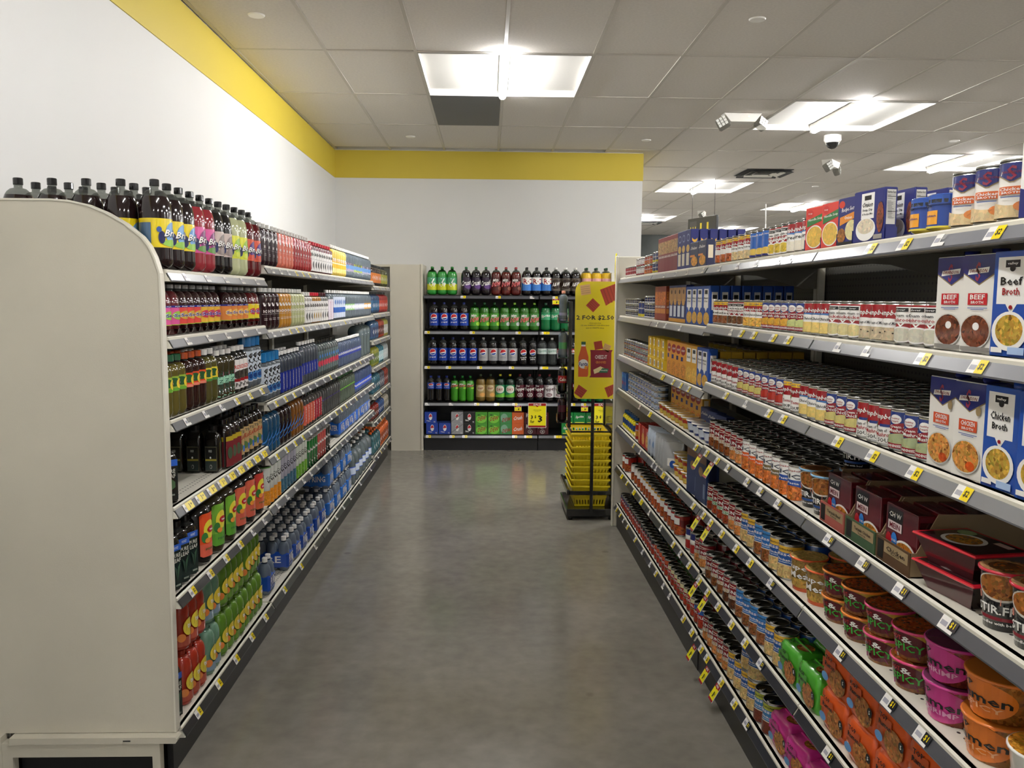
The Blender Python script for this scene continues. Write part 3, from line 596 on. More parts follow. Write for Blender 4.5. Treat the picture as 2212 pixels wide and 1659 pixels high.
def broth(kind):
    w_, d, h = .098, .063, .196
    sw = lambda u: .69+.0*u+.12*abs(u)
    red = kind != 'chicken_old'
    word = 'BEEF' if kind == 'beef' else 'CHICKEN' if kind == 'chicken' else 'Chicken'
    bc = H('c2262f') if kind == 'beef' else H('d2532f')
    food = H('6d4030', 1) if kind == 'beef' else H('c8985a', 1)
    f = [('w', -1, 1, sw, lambda u: 1, H('8d7a56')), ('w', -1, 1, lambda u: sw(u)+.014, lambda u: 1, NAVY), ('t', 'S', -.1, .83, .3, .2, H('8e2f4a')), ('poly', [(-.72, .80), (.52, .82), (.58, .875), (-.66, .855)], W_), ('t', 'SWANSON', -.07, .838, 1.05, .036, BR, .03),
         ('r', -.62, .55, .49, .61, bc), ('t', word, -.03, .572, .9, .05, W_), ('t', 'BROTH', -.03, .517, .75, .03, W_), ('r', -.6, .6, .455, .462, H('3a5aa0')), ('r', -.4, .4, .44, .446, H('3a5aa0')), ('e', -.05, .22, .92, .18, H('d3d0c8')), ('e', -.05, .22, .86, .165, food)]
    if kind == 'beef': f += [('e', 0, .27, .2, .04, W_), ('r', -.9, .9, .02, .06, H('8d8983'))]
    else: f += [('e', .62, .72, .16, .05, H('a08a63')), ('e', .3, .13, .3, .05, H('c8551f', .5))]
    s_ = [('w', -1, 1, lambda u: .74, lambda u: 1, NAVY)]+nutrition(-.6, .6, .25, .7, W_)
    p = carton('broth_carton', w_, d, h, H('e9e6df'), f, s_, flaps=False, cat='carton', m=gl)
    cp = G().lathe([(.016, 0, NAVY, lq), (.016, .010, NAVY, lq), (0, .010, NAVY, lq)], 16)
    p['parts'] = [('cap', cp.mesh('cap'), (.01, .004, h)), ('gable_fold', G().prism([(-d/2+.004, 0), (d/2-.004, 0), (0, .004)], 'x', -w_/2+.003, w_/2-.003, NAVY, gl).mesh('gable_fold'), (0, 0, h))]
    return p
def bluebroth(word):
    w_, d, h = .1, .065, .197
    f = [('r', -.8, .72, .5, .95, W_), ('poly', [(-.3, .5), (.3, .5), (0, .40)], W_), ('r', -.4, .35, .85, .92, K_), ('e', -.02, .84, .15, .03, K_), ('t', 'valley', -.02, .885, .55, .03, W_), ('t', word, -.03, .72, 1.15, .08, K_), ('t', 'Broth', -.03, .62, .9, .07, RED if word == 'Beef' else K_), ('e', 0, .47, .1, .02, RED), ('e', 0, .24, .92, .19, W_), ('e', 0, .25, .72, .15, H('b9a24e', 1)), ('r', -.9, -.3, .03, .08, W_), ('r', .0, .85, .02, .09, H('a9c4ea'))]
    p = carton('broth_carton', w_, d, h, BLUE, f, nutrition(-.6, .6, .2, .8), flaps=False, cat='carton', m=gl)
    p['parts'] = [('cap', G().lathe([(.016, 0, BLUE, lq), (.016, .010, BLUE, lq), (0, .010, BLUE, lq)], 16).mesh('cap'), (.01, 0, h))]; return p
def macbox(col, kind):
    w_, d, h = (.13, .04, .118) if kind == 'deluxe' else (.098, .042, .178)
    if kind == 'blue': f = [('r', -.75, .55, .45, .93, W_), ('poly', [(-.5, .45), (.3, .45), (-.1, .34)], W_), ('r', -.5, .3, .8, .9, K_), ('t', 'Macaroni', -.1, .7, 1, .05, K_), ('t', '& Cheese', -.1, .62, .9, .05, K_), ('e', .1, .18, .85, .16, H('dfb24f', .4))]
    elif kind == 'shell': f = [('r', -.75, .55, .55, .93, W_), ('r', -.5, .3, .8, .9, K_), ('t', 'Shells', -.1, .68, 1, .06, K_), ('e', .1, .22, .9, .2, H('e8c25c', .5))]
    elif kind == 'velv': f = [('e', -.1, .8, .7, .13, RED), ('t', 'CREAMY', -.1, .8, 1, .06, W_), ('r', -.7, -.1, .5, .62, NAVY), ('e', .1, .22, .9, .2, H('d99a45', .7))]
    elif kind == 'deluxe': f = [('t', 'Deluxe', .0, .78, 1.5, .12, W_, .2), ('r', -1, .2, .42, .5, H('e08a3a')), ('e', .1, .24, .8, .2, H('d9a23c', .7))]
    s_ = [('r', -.7, .7, .4, .85, W_), ('r', -.5, .5, .68, .78, K_)] if kind in ('blue', 'shell') else [('r', -.6, .6, .3, .8, H('e9dcc0'))]
    return carton('macaroni_box', w_, d, h, col, f, s_)
def pastabox(kind):
    if kind == 'navy': f = [('w', -.5, .5, lambda u: .76+.1*u*u*4-.02, lambda u: .79+.1*u*u*4, H('e9b53c')), ('t', 'pasta', 0, .62, .9, .05, W_), ('e', 0, .3, .8, .2, H('d8b968', .5))]; c = NAVY; s_ = [('w', -.7, .7, lambda u: .70+.1*u*u-.03, lambda u: .735+.1*u*u, H('e9b53c')), ('r', -.6, .6, .56, .57, W_), ('r', -.4, .4, .53, .54, W_)]; f = [('e', 0, .8, .6, .1, H('8f9cc4')), ('e', 0, .8, .5, .07, NAVY), ('e', 0, .52, .7, .1, H('d8b968', .4)), ('r', -.6, .6, .08, .4, H('dcd3bd'))]
    elif kind == 'maroon': f = [('r', -.9, .9, .0, .5, H('7d3338')), ('r', -.9, .9, .52, .88, H('b39a78', .8)), ('t', 'LASAGNA', 0, .44, 1.5, .07, W_)]; c = H('8d3a3d'); s_ = f
    elif kind == 'brown': f = [('r', -.9, .9, .45, .85, H('c0763f', .8)), ('t', 'LASAGNA', 0, .4, 1.6, .07, W_), ('r', -.9, .9, .2, .34, H('c98345'))]; c = H('8f3f30'); s_ = f
    else: f = [('poly', [(-.9, .95), (.9, .95), (.9, .6), (0, .5), (-.9, .6)], H('b3864e')), ('e', 0, .83, .3, .06, H('4a2a20')), ('e', 0, .55, .6, .09, H('c9a162', .6)), ('r', -.6, .4, .15, .45, H('d7dde6')), ('r', -1, 1, 0, .1, H('d99a35'))]; c = H('24336e'); s_ = f
    return carton('pasta_box', .078 if kind in ('navy', 'maroon') else .088, .04, .188, c, f, s_)
def soupbox(kind):
    w_, d, h = (.118, .036, .125) if kind == 'noodle' else (.108, .036, .126) if kind == 'recipe' else (.134, .034, .13)
    if kind == 'noodle': f = [('e', -.55, .87, .32, .09, H('cf2a25')), ('t', 'Soup', -.55, .87, .4, .05, W_), ('poly', [(-.85, .55), (.85, .68), (.85, .85), (-.85, .72)], H('2a7a3c')), ('t', 'Noodle Soup', 0, .72, 1.4, .08, W_, 0, .35), ('e', -.05, .3, .85, .28, W_), ('e', -.05, .3, .78, .25, H('e3bf55', .35))]; c = H('dd3d33')
    elif kind == 'recipe': f = [('e', -.65, .88, .28, .08, H('d2402e')), ('t', 'Recipe Secrets', .1, .76, 1.5, .12, W_, .05, .3), ('poly', [(-.8, .42), (.7, .56), (.7, .7), (-.8, .6)], H('e08a2c')), ('t', 'Onion', 0, .58, .7, .07, W_), ('e', .35, .3, .6, .22, H('ddd6a5', .3)), ('e', -.6, .2, .4, .16, H('9a6a35', 1)), ('r', -1, 1, 0, .06, K_)]; c = NAVY
    else: f = [('r', -.5, .35, .45, .96, W_), ('r', -.3, .15, .82, .91, K_), ('t', 'Onion', -.07, .73, .7, .1, K_, .1), ('t', 'Soup, Dip', -.07, .62, .65, .06, K_), ('t', '& Recipe Mix', -.07, .54, .7, .05, K_), ('e', -.15, .24, .65, .23, W_), ('e', -.15, .3, .55, .15, H('d9d2c2', .4)), ('e', .78, .45, .22, .3, H('7d4436', 1)), ('r', .4, .95, .03, .12, H('9c9690'))]; c = NAVY
    return carton('soup_mix_box', w_, d, h, c, f, nutrition(-.8, .8, .3, .97)+[('r', -1, 1, 0, .25, NAVY)])
# ---- cups and bowls
def cup(name, r0, r1, h, base, items, rim, lid, lidart=None, cat='cup'):
    g = G().lathe([(0, .002, base, gl), (r0, .0, base, gl), (r1, h, base, gl)], 24); art(g, S_cyl(r0, 0, h, R1=r1), items, m=gl)
    l_ = G().lathe([(r1, h-.004, rim, gl), (r1+.004, h-.003, rim, gl), (r1+.004, h+.001, rim, gl), (r1+.001, h+.0025, rim, gl), (r1-.004, h+.002, lid, gl), (0, h+.002, lid, gl)], 28)
    l_.face([(r1*.2, -r1*1.0, h+.001), (r1*.5, -r1*1.0, h-.003), (r1*.75, -r1*.7, h+.001)], rim, gl)
    if lidart: art(l_, S_top(2*r1, 2*r1, h+.0022), lidart, False, gl)
    return P(name, cat, g.mesh(name), [('foil_lid', l_.mesh('foil_lid'), (0, 0, 0))], 2*r1+.008, 2*r1+.008, h+.004)
def stirfry(blue):
    rim = H('7fb3dc') if blue else H('c4243a')
    it = [('e', .2, .74, .75, .24, H('d9d3c6')), ('e', .2, .75, .68, .21, H('a06a34', 1)), ('poly', [(-.55, .48), (.25, .44), (.25, .56), (-.55, .6)], H('d98a78')), ('t', 'STIR.FRY', .2, .36, 1.5, .15, W_), ('r', -.6, 1.0, .18, .24, H('2b4f8f') if blue else H('8a2431')), ('t', 'Noodles with beef', .1, .13, 1.2, .05, W_), ('e', 1.1, .5, .25, .13, H('4d9bd4'))]
    return cup('noodle_cup', .036, .047, .118, H('191b22'), it, rim, H('b08a6a', .6), [('e', 0, .5, .7, .35, H('8a5a35', 1))])
def hotbowl(pink):
    rim = H('e0457e') if pink else H('ee8a2c')
    it = [('r', -1.6, 1.6, .5, 1, H('b99636')), ('r', -1.6, 1.6, .0, .52, H('7a5230', .7)), ('e', 0, .52, .6, .42, H('5d1620')), ('t', '&', .05, .72, .3, .22, W_), ('t', 'SPICY', .05, .45, .9, .28, H('3fae3e')), ('t', 'HOT', -.25, .74, .3, .16, H('b5252e')), ('poly', [(-.45, .08), (.4, .08), (.3, .28), (-.4, .28)], H('9a2a6a') if pink else H('5d1620')), ('e', .85, .62, .22, .2, H('8fae4c')), ('poly', [(.65, .2), (1.15, .2), (1.15, .46), (.65, .46)], H('5a2018')), ('t', 'BOWL', .9, .33, .35, .12, H('cfa68a'))]
    return cup('noodle_bowl', .049, .0605, .07, H('a07a30'), it, rim, H('8a5430', .8), [('e', -.1, .5, .8, .4, H('a85a35', 1))], cat='bowl')
def bigmeal():
    it = [('r', -1.6, 1.6, 0, .12, H('c0552e')), ('t', 'Super', 0, .72, 1.2, .2, W_), ('t', 'Meal', .05, .5, 1.0, .2, W_), ('e', 0, .25, .8, .14, H('b89a50', .7)), ('r', .95, 1.4, .1, .9, H('54524a'))]
    return cup('noodle_cup', .048, .056, .105, H('9c8146', .55), it, H('ee6a38'), H('c9b072', .7))
def ramen(pink):
    c = H('c93a8e') if pink else H('e07a2a')
    it = [('e', -.2, .5, .85, .49, c), ('t', 'Top', -.45, .8, .5, .2, K_), ('t', 'Ramen', -.1, .52, 1.3, .24, K_), ('t', 'SHRIMP' if pink else 'SPICY', -.05, .3, .9, .14, H('e8a6cf') if pink else H('f0b07a')), ('r', 1.1, 1.9, .1, .8, H('6a3a30'))]
    return cup('ramen_bowl', .058, .07, .085, H('8a4038', .8) if pink else H('9c6a38', .8), it, c, H('6f3558') if pink else H('c8742c'), [('t', 'Top', .2, .6, .5, .12, K_), ('t', 'Ramen', .3, .45, .7, .12, K_)], cat='bowl')
def chowbowl():
    w_, d, h = .19, .13, .055
    g = G(); b_ = [(-w_/2*.72, -d/2*.72), (w_/2*.72, -d/2*.72), (w_/2*.72, d/2*.72), (-w_/2*.72, d/2*.72)]; t = [(-w_/2, -d/2), (w_/2, -d/2), (w_/2, d/2), (-w_/2, d/2)]
    K = H('2a1a1c')
    g.face([(x, y, 0) for x, y in b_][::-1], K, gl)
    for i in range(4):
        j = (i+1) % 4; g.face([(*b_[i], 0), (*b_[j], 0), (*t[j], h), (*t[i], h)], H('4d1620') if i == 0 else K, gl)
    l_ = G().box(-w_/2-.006, w_/2+.006, -d/2-.006, d/2+.006, h, h+.006, H('c8202f'), gl, e=.003); art(l_, S_top(w_*.94, d*.94, h+.006), [('r', -1, 1, 0, 1, H('33181c')), ('e', -.15, .45, .55, .36, W_), ('e', -.15, .45, .45, .28, H('b98a45', 1)), ('e', -.65, .8, .25, .15, H('8fb07a')), ('poly', [(.3, .75), (.8, .75), (.8, .9), (.3, .9)], H('d7b8b4'))], False, gl)
    return P('noodle_bowl', 'bowl', g.mesh('noodle_bowl'), [('film_lid', l_.mesh('film_lid'), (0, 0, 0))], w_, d, h+.006)
def chowbox():
    f = [('r', -.9, .1, .55, .97, H('14100f')), ('t', 'CH W', -.4, .84, .8, .09, W_), ('r', -.85, .05, .56, .72, H('d7c3c4')), ('t', 'MEIN', -.4, .64, .7, .1, H('6d1a25')), ('e', .3, .22, .75, .24, W_), ('e', .3, .22, .66, .2, H('c58c48', 1)), ('e', -.4, .38, .2, .15, H('2f7fd0')), ('t', 'NO MSG', -.4, .38, .3, .05, W_), ('e', -.75, .35, .2, .14, H('b5202c'))]
    return carton('noodle_box', .148, .05, .138, H('5f1620'), f, [('r', -.8, .8, .1, .9, H('3c1418'))], m=gl)
def noodlepack(col, word, sz):
    w_, d, h = .15, .1, .12
    g = G(); n, m_ = 10, 8; st = len(g.v)
    for j in range(m_+1):
        v = j/m_
        for i in range(n*4):
            a = 2*PI*i/(n*4); c, s_ = math.cos(a), math.sin(a); q = max(abs(c), abs(s_))**.75
            k = 1-.16*abs(2*v-1)**5+.012*math.sin(i*2.1+j*1.7); g.v.append((w_/2*c/q*k, d/2*s_/q*k, h*v+.002*math.sin(i*1.3)*min(1, j)))
    n4 = n*4
    for j in range(m_):
        for i in range(n4): g.f.append((st+j*n4+i, st+j*n4+(i+1) % n4, st+(j+1)*n4+(i+1) % n4, st+(j+1)*n4+i)); g.c.append(col); g.m.append(gl); g.s.append(True)
    g.f.append(tuple(st+m_*n4+i for i in range(n4))); g.c.append(col); g.m.append(gl); g.s.append(True)
    art(g, S_front(w_*.96, d*1.04, .008, h-.016), [('e', .25, .35, .6, .35, H('a8743e', 1)), ('poly', [(-.9, .5), (.1, .62), (.1, .86), (-.9, .78)], tuple(x*.8 for x in col[:3])+(0,)), ('t', word[0], -.4, .84, .5, .13, K_), ('t', word[1], -.3, .66, .75, .13, K_), ('e', .75, .5, .16, .12, K_), ('t', '5', .75, .5, .1, .1, W_), ('e', -.6, .3, .25, .12, H('5f93c8'))], False, gl, .0006)
    art(g, S_top(w_*.8, d*.8, h+.001), [('e', .3, .5, .5, .35, H('a8743e', 1)), ('t', word[1], -.4, .6, .6, .25, K_)], False, gl)
    art(g, S_right(w_*1.03, d*.8, .01, h-.02), [('r', -.6, .6, .15, .7, H('8f8c88')), ('t', 'Nutrition Facts', 0, .64, 1, .07, K_)], False, gl, .0006)
    fin = G().prism([(-w_/2+.012, 0), (w_/2-.012, 0), (w_/2-.02, .006), (-w_/2+.02, .006)], 'y', -.0015, .0015, col, gl)
    return P('noodle_multipack', 'pack', g.mesh('noodle_multipack'), [('crimped_seam', fin.mesh('crimped_seam'), (0, 0, h))], w_, d, h)
# ---- bottles
def bottle(name, R, h, liq, cap, lab=None, fill=.86, neck=.014, shoulder=.62, labz=(.22, .55), capR=.0155, caph=.02, glass=None, petal=True, sq=0.0, m=lq, neckcol=None, items=(), waist=0.0, n=20):
    gc = glass or H('c9ccc8'); z1 = h*shoulder; nk = h-caph-.004; zf = z1+(nk-z1)*fill
    pts = [(0, .004), (R*.55, .0), (R*.9, .006), (R, .022), (R*(1-waist*.5), h*.12)]
    pts += [(R*(1-waist), (h*.12+z1)/2), (R, z1)]
    for k in range(1, 7):
        t = k/6; pts.append((neck+(R-neck)*(math.cos(t*PI/2)**.9 if k < 6 else 0), z1+(nk-z1)*(.84*math.sin(t*PI/2)+.06*t)))
    pts += [(neck, nk), (neck*1.15, nk+.001), (neck*1.15, nk+.004)]
    prof = []
    for r, z in pts:
        top = z > zf
        prof.append((r, z, gc if top else liq, cl if top else m))
    g = G().lathe(prof, n, sq=sq)
    if petal:
        st = 0
        for i, (x, y, z) in enumerate(g.v):
            if z < .02 and (x or y):
                a = math.atan2(y, x); k = 1-.10*abs(math.cos(a*2.5)); g.v[i] = (x*k, y*k, z)
    parts = [('cap', G().lathe([(capR, nk+.003, cap, lq), (capR, h-.002, cap, lq), (capR*.9, h, cap, lq), (0, h, cap, lq)], 16, sm=False).mesh('cap'), (0, 0, 0))]
    if lab is not None:
        lb = G(); a, b_ = labz[0]*h, labz[1]*h; RR = R*(1-waist)+.0006 if waist else R+.0006
        if sq:
            art(lb, S_front(2*R*.9, 2*R, a, b_-a), [('r', -.9, .9, 0, 1, lab)]+list(items), False, gl, .0012)
            art(lb, S_left(2*R, 2*R*.9, a, b_-a), [('r', -.9, .9, 0, 1, lab)]+list(items), False, gl, .0012)
        else:
            lb.lathe([(RR, a, lab, gl), (RR, b_, lab, gl)], n); art(lb, S_cyl(RR, a, b_-a), items, m=gl, dl=.0004)
        parts.append(('wrap_label', lb.mesh('wrap_label'), (0, 0, 0)))
    return P(name, 'bottle', g.mesh(name), parts, 2*R+.003, 2*R+.003, h)
DK = H('1c0f10'); DKB = H('0f0c0d')
def brisk(liq, lab, acc, acc2, tex=0, cap=K_):
    it = [('r', -1.9, 1.9, .93, 1, lab), ('e', .1, .5, .45, .4, acc), ('e', .1, .16, .6, .13, acc2), ('e', -.5, .35, .14, .22, H('242a5a')), ('e', -.6, .62, .1, .1, H('3a5aa0')), ('r', -1.5, -.9, .1, .85, tuple(x*.4 for x in acc[:3])+(0,)), ('t', 'Brisk', .12, .50, 1.0, .27, K_, .1, .15), ('t', 'Brisk', .10, .52, .96, .24, W_, .1, .15)]
    return bottle('iced_tea_bottle', .0525, .30, liq, cap, lab, .72, neck=.013, shoulder=.62, labz=(.24, .56), items=it, waist=.015)
def tall(liq, lettercol=None, word='ICE', m=lq):
    it = [('t', word, .1, .5, .7, .1, lettercol or W_), ('poly', [(-.2, .68), (0, .68), (.4, .95), (.2, .95)], lettercol or W_), ('poly', [(-.2, .68), (0, .68), (-.15, .8), (-.3, .8)], lettercol or W_), ('r', -.4, .6, .4, .405, W_), ('r', -.2, .4, .25, .26, W_), ('r', -.2, .4, .2, .21, W_)]
    p = bottle('flavoured_water_bottle', .033, .205, liq, H('d6d6d2'), None, .97, shoulder=.8, neck=.012, capR=.0145, m=m)
    lb = G(); art(lb, S_cyl(.0336, .02, .14), it, m=gl); p['parts'].append(('printed_lettering', lb.mesh('printed_lettering'), (0, 0, 0))); return p
def bai(liq, cap, fruit):
    it = [('t', 'bai', .0, .8, .8, .16, K_), ('e', .05, .3, .3, .17, fruit), ('e', .1, .1, .1, .05, K_), ('r', -.4, .5, .55, .57, H('9a9a9a'))]
    return bottle('fruit_drink_bottle', .0335, .19, liq, cap, H('e6e3e0'), .9, shoulder=.8, labz=(.05, .72), items=it, capR=.0185, neck=.015)
def fruit(liq, lab, top, acc, word='Fruit'):
    it = [('r', -1.9, 1.9, .9, 1, top), ('t', 'PLASTIC', .1, .95, .8, .05, W_), ('e', .0, .5, .5, .22, acc), ('t', 'Sna', .0, .5, .9, .2, W_), ('t', 'Sna', .0, .5, .8, .17, H('2a3f9a')), ('r', -1.9, 1.9, 0, .04, H('9db53a'))]
    return bottle('juice_drink_bottle', .036, .177, liq, H('8f8f8d'), lab, .95, shoulder=.55, labz=(.2, .58), items=it, capR=.0175, neck=.0155, caph=.014)
def tea(liq, cap, lab, l2, lz=(.42, .66)):
    it = [('r', -1.9, 1.9, 0, .2, l2), ('e', -.3, .6, .4, .3, H('2e5a34')), ('e', .2, .5, .35, .35, H('e8cf3f')), ('e', .35, .55, .25, .17, H('b8202c')), ('t', 'tea', .35, .55, .3, .12, W_)]
    return bottle('tea_bottle', .0335, .215, liq, cap, lab, .93, shoulder=.7, labz=lz, items=it, capR=.0175, caph=.022, neck=.015)
def water(lab, tr=cw, h=.21, R=.0325, word=None, liq=H('a4b2bc'), cap=W_, lz=(.3, .55), items=None):
    it = items if items is not None else ([('t', word, 0, .5, 1.4, .4, W_)] if word else [])
    return bottle('water_bottle', R, h, liq, cap, lab, .95, shoulder=.72, labz=lz, items=it, m=tr, glass=H('b8c2c8'), capR=.0145, neck=.013, waist=.0 if lz[1]-lz[0] > .45 else .05)
def core():
    it = [('tv', 'core', .0, .55, .55, .8, K_), ('e', -.05, .18, .4, .15, H('3d79b8')), ('e', -.05, .18, .22, .08, H('1d3f7a'))]
    p = bottle('large_water_bottle', .035, .238, H('a9b4bd'), H('1f6fa8'), H('c7d1dc'), .9, shoulder=.74, labz=(.14, .72), items=it, m=cw, capR=.03, caph=.045, neck=.026)
    return p
def soda(liq, cap, lab, items, glass=None, h=.305, R=.0545, lz=(.17, .64), m=lq, neckfill=.7):
    return bottle('soda_bottle', R, h, liq, cap, lab, neckfill, shoulder=.64, labz=lz, items=items, glass=glass, capR=.0145, neck=.0135, waist=.012, m=m)
def globe(v=.66, word='pepsi', wc=W_):
    return [('e', 0, v, .42, .24, W_), ('w', -.38, .38, lambda u: v-.02-.0*u+.12*u, lambda u: v+.21*math.sqrt(max(0, 1-(u/.38)**2)), H('c22830')), ('w', -.38, .38, lambda u: v-.21*math.sqrt(max(0, 1-(u/.38)**2)), lambda u: v-.09+.12*u if abs(u) < .36 else v-.05*0, H('1c3f94')), ('t', word, .0, v-.4, .75, .12, wc)]
def dew(acc):
    return [('poly', [(-.9, .1), (.9, .55), (.95, .8), (-.8, .45)], H('b5202a')), ('t', 'Mtn', -.1, .78, .7, .22, W_, .1, .3), ('t', 'DEW', .05, .48, 1.3, .36, H('c9242e'), .1, .35), ('t', 'DEW', .04, .5, 1.2, .30, W_, .1, .35), ('t', 'DEW', .04, .5, 1.1, .26, H('c9242e'), .1, .35), ('e', .5, .15, .3, .15, acc)]
BEHI = {}
def place(p, x, y, z, rz, label, group=None, plain=False, cat=None, name=None):
    me = p.get('plain') if plain and p.get('plain') else p['root']
    o = bpy.data.objects.new(name or p['name'], me); C.objects.link(o); o.location = (x, y, z); o.rotation_euler = (0, 0, rz)
    tag(o, label, cat or p['cat'], group)
    if not (plain and p.get('plain')):
        for nm, pm, lc in p['parts']:
            c = bpy.data.objects.new(nm, pm); C.objects.link(c); c.parent = o; c.location = lc
    return o
USED = {}
def put(side, z, shelf, p, desc, s0, s1, n=None, rows=1, gap=.003, back=None, dgap=.005, stack=1, turn=0.0, jit=.06, group=None, holes=(), unitl='column', endon=False):
    """a row of one product on a shelf: side L/R/B, s0..s1 stretch along the run (for L/R distances from the camera plane), rows deep, stack high"""
    w_, d = (p['d'], p['w']) if endon else (p['w'], p['d'])
    tot = s1-s0; back = (.001 if side == 'L' else .012) if back is None else back
    if n is None: n = max(1, int((tot+.002)/(w_+max(.0005, gap-.002))))
    pitch = tot/n
    group = group or f'{desc} on the {shelf}'
    k0 = USED.get((desc, shelf), 0); USED[(desc, shelf)] = k0+1
    tail = shelf if k0 == 0 else shelf+', '+['', 'second', 'third', 'fourth'][k0]+' run'
    for i in range(n):
        for r in range(rows):
            if (i, r) in holes: continue
            for q in range(stack):
                s = s0+pitch*(i+.5)+random.uniform(-1, 1)*max(0, (pitch-w_))*.15; dd = back+d/2+r*(d+dgap)+random.uniform(0, .002)
                if side == 'L': v = LP(s-2.855, dd); x, y, rz = v.x, v.y, PI/2+LROT
                elif side == 'R': x, y, rz = R0X+dd, s, -PI/2
                else: x, y, rz = s, 9.215+dd, 0
                rz += turn+random.uniform(-jit, jit)+(PI/2 if endon else 0)
                lab = desc
                if n > 1: lab += f', {nth(i)} of {num(n)}' + ('' if r or stack > 1 else (' from the left' if side == 'B' else ' from the camera'))
                if stack > 1: lab += f', {["bottom", "second", "third", "fourth"][q] + " up"*(q > 0) if q < stack-1 else "topmost"}'
                if r: lab += f', {nth(r)} row back'
                lab += ', '+tail
                if len(lab.split()) > 16: lab = lab.replace(' from the camera', '').replace(' from the left', '')
                if len(lab.split()) > 16: print('LONG', lab)
                hz = p['h'] + (.001 if p['cat'] != 'can' else 0)
                place(p, x, y, z+.0005+q*hz, rz, lab, group, plain=(r > 0 or w_ < .0), cat=None)
# ================================================================ LEFT SHELVES
S1, S2, S3, S4, S5, S6 = 'top left shelf', 'second left shelf', 'third left shelf', 'fourth left shelf', 'fifth left shelf', 'bottom left shelf'
a, b, c = LZ
Lp = lambda *k, **q: put('L', *k, **q)
yb = brisk(DK, H('e9d11f'), H('6f9fd0'), H('8fc04a')); bk = dict(back=-.008, turn=-.1)
Lp(a[0], S1, yb, 'dark drink, yellow and blue label', 2.862, 3.19, 3, rows=5, **bk)
Lp(a[0], S1, brisk(H('8c2a33'), H('d8569a'), H('7b2a6a'), H('5a8a3a')), 'red drink, pink label', 3.19, 3.41, 2, rows=3, **bk)
Lp(a[0], S1, brisk(DKB, H('cfbcb4'), H('8a7a76'), H('8a7a76')), 'black drink, grey label', 3.41, 3.63, 2, rows=3, **bk)
Lp(a[0], S1, brisk(H('b3b78f'), H('e2e33c'), H('9cc23c'), H('c9d43c')), 'pale lemon drink, yellow label', 3.63, 3.85, 2, rows=3, **bk)
Lp(a[0], S1, brisk(H('5a1016'), H('d9502c'), H('4a2478'), H('c9402c')), 'dark red drink, orange label', 3.85, 4.068, 2, rows=3, **bk)
Lp(b[0], S1, tall(H('2a161e')), 'tall dark purple drink bottle', 4.09, 4.40, 4, rows=2)
Lp(b[0], S1, tall(H('d4735f')), 'tall salmon drink bottle', 4.40, 4.74, 5, rows=2)
Lp(b[0], S1, tall(H('a02c30')), 'tall bright red drink bottle', 4.74, 5.2, 7, rows=2)
Lp(b[0], S1, bai(H('5a1a22'), H('c02a3a'), H('2c2c30')), 'white-label red-capped bottle', 5.2, 5.87, 9)
Lp(b[0], S1, water(H('f0b81e'), tr=lq, liq=H('e0c45a'), items=[('t', 'tea', 0, .6, .8, .3, W_), ('r', -1, 1, .3, .4, H('fff3c0'))], lz=(.25, .7)), 'clear bottle with yellow label', 5.87, 6.42, 7)
for (y0, y1, col, nm) in ((6.42, 6.78, 'b7a2ba', 'lilac'), (6.78, 7.2, 'b8c65a', 'lime'), (7.2, 7.7, 'b8b0c4', 'grey')): Lp(b[0], S1, water(H(col), items=[('e', 0, .4, .5, .3, H('5f8fc8')), ('e', 0, .7, .3, .15, K_)], lz=(.25, .6)), f'clear water bottle with {nm} label', y0, y1)
# second
fr = lambda l_, ac: fruit(H('2c1214'), H(l_), H('26287c'), H(ac))
Lp(a[1], S2, fruit(H('5c2226'), H('d85a96'), H('26287c'), H('9ac04a')), 'juice drink bottle, pink label', 2.865, 3.02, 2, rows=2, turn=-.1)
Lp(a[1], S2, fr('d84a44', 'c8a03c'), 'juice drink bottle, red label', 3.02, 3.24, 3, rows=2, turn=-.15)
Lp(a[1], S2, fr('dfae3c', 'b8324c'), 'juice drink bottle, yellow label', 3.24, 3.46, 3, rows=2, turn=-.15)
Lp(a[1], S2, fr('d9823c', 'e8b45a'), 'juice drink bottle, orange label', 3.53, 3.86, 4, rows=2, turn=-.15)
Lp(a[1], S2, fruit(H('5c1a1c'), H('e6cf2e'), H('e6cf2e'), H('c23a44')), 'juice drink bottle, bright yellow label', 3.88, 4.03, 2, rows=2, turn=-.1)
Lp(b[1], S2, tall(H('2a1218')), 'dark purple sparkling drink bottle', 4.09, 4.41, 4, rows=2, turn=-.35)
Lp(b[1], S2, tall(H('b8802c')), 'amber sparkling drink bottle', 4.41, 4.66, 4, rows=2, turn=-.35)
Lp(b[1], S2, tall(H('b4b788')), 'pale green sparkling drink bottle', 4.66, 4.99, 5, rows=2, turn=-.35)
Lp(b[1], S2, bai(H('a8a49a'), H('d8d6d0'), H('2c2c30')), 'white-label white-capped bottle', 4.99, 5.2, 3)
Lp(b[1], S2, bai(H('9a6a24'), H('c02a3a'), H('a8842c')), 'white-label amber bottle, red cap', 5.2, 5.46, 4)
Lp(b[1], S2, bai(H('6a6a66'), H('4a2024'), H('3a3a3c')), 'white-label grey bottle, dark cap', 5.46, 5.7, 3)
Lp(b[1], S2, water(H('e6dce6'), items=[('tv', 'coconut', 0, .5, .4, .8, H('d0607c'))], lz=(.05, .7)), 'tall white coconut drink bottle', 5.7, 5.9, 2)
Lp(b[1], S2, water(H('cfd8ea'), items=[('r', -1.9, 1.9, .25, .5, H('2f62b8')), ('e', 0, .75, .3, .12, H('4a70b8'))], lz=(.08, .78)), 'water bottle, blue-white label', 5.9, 6.35, 6)
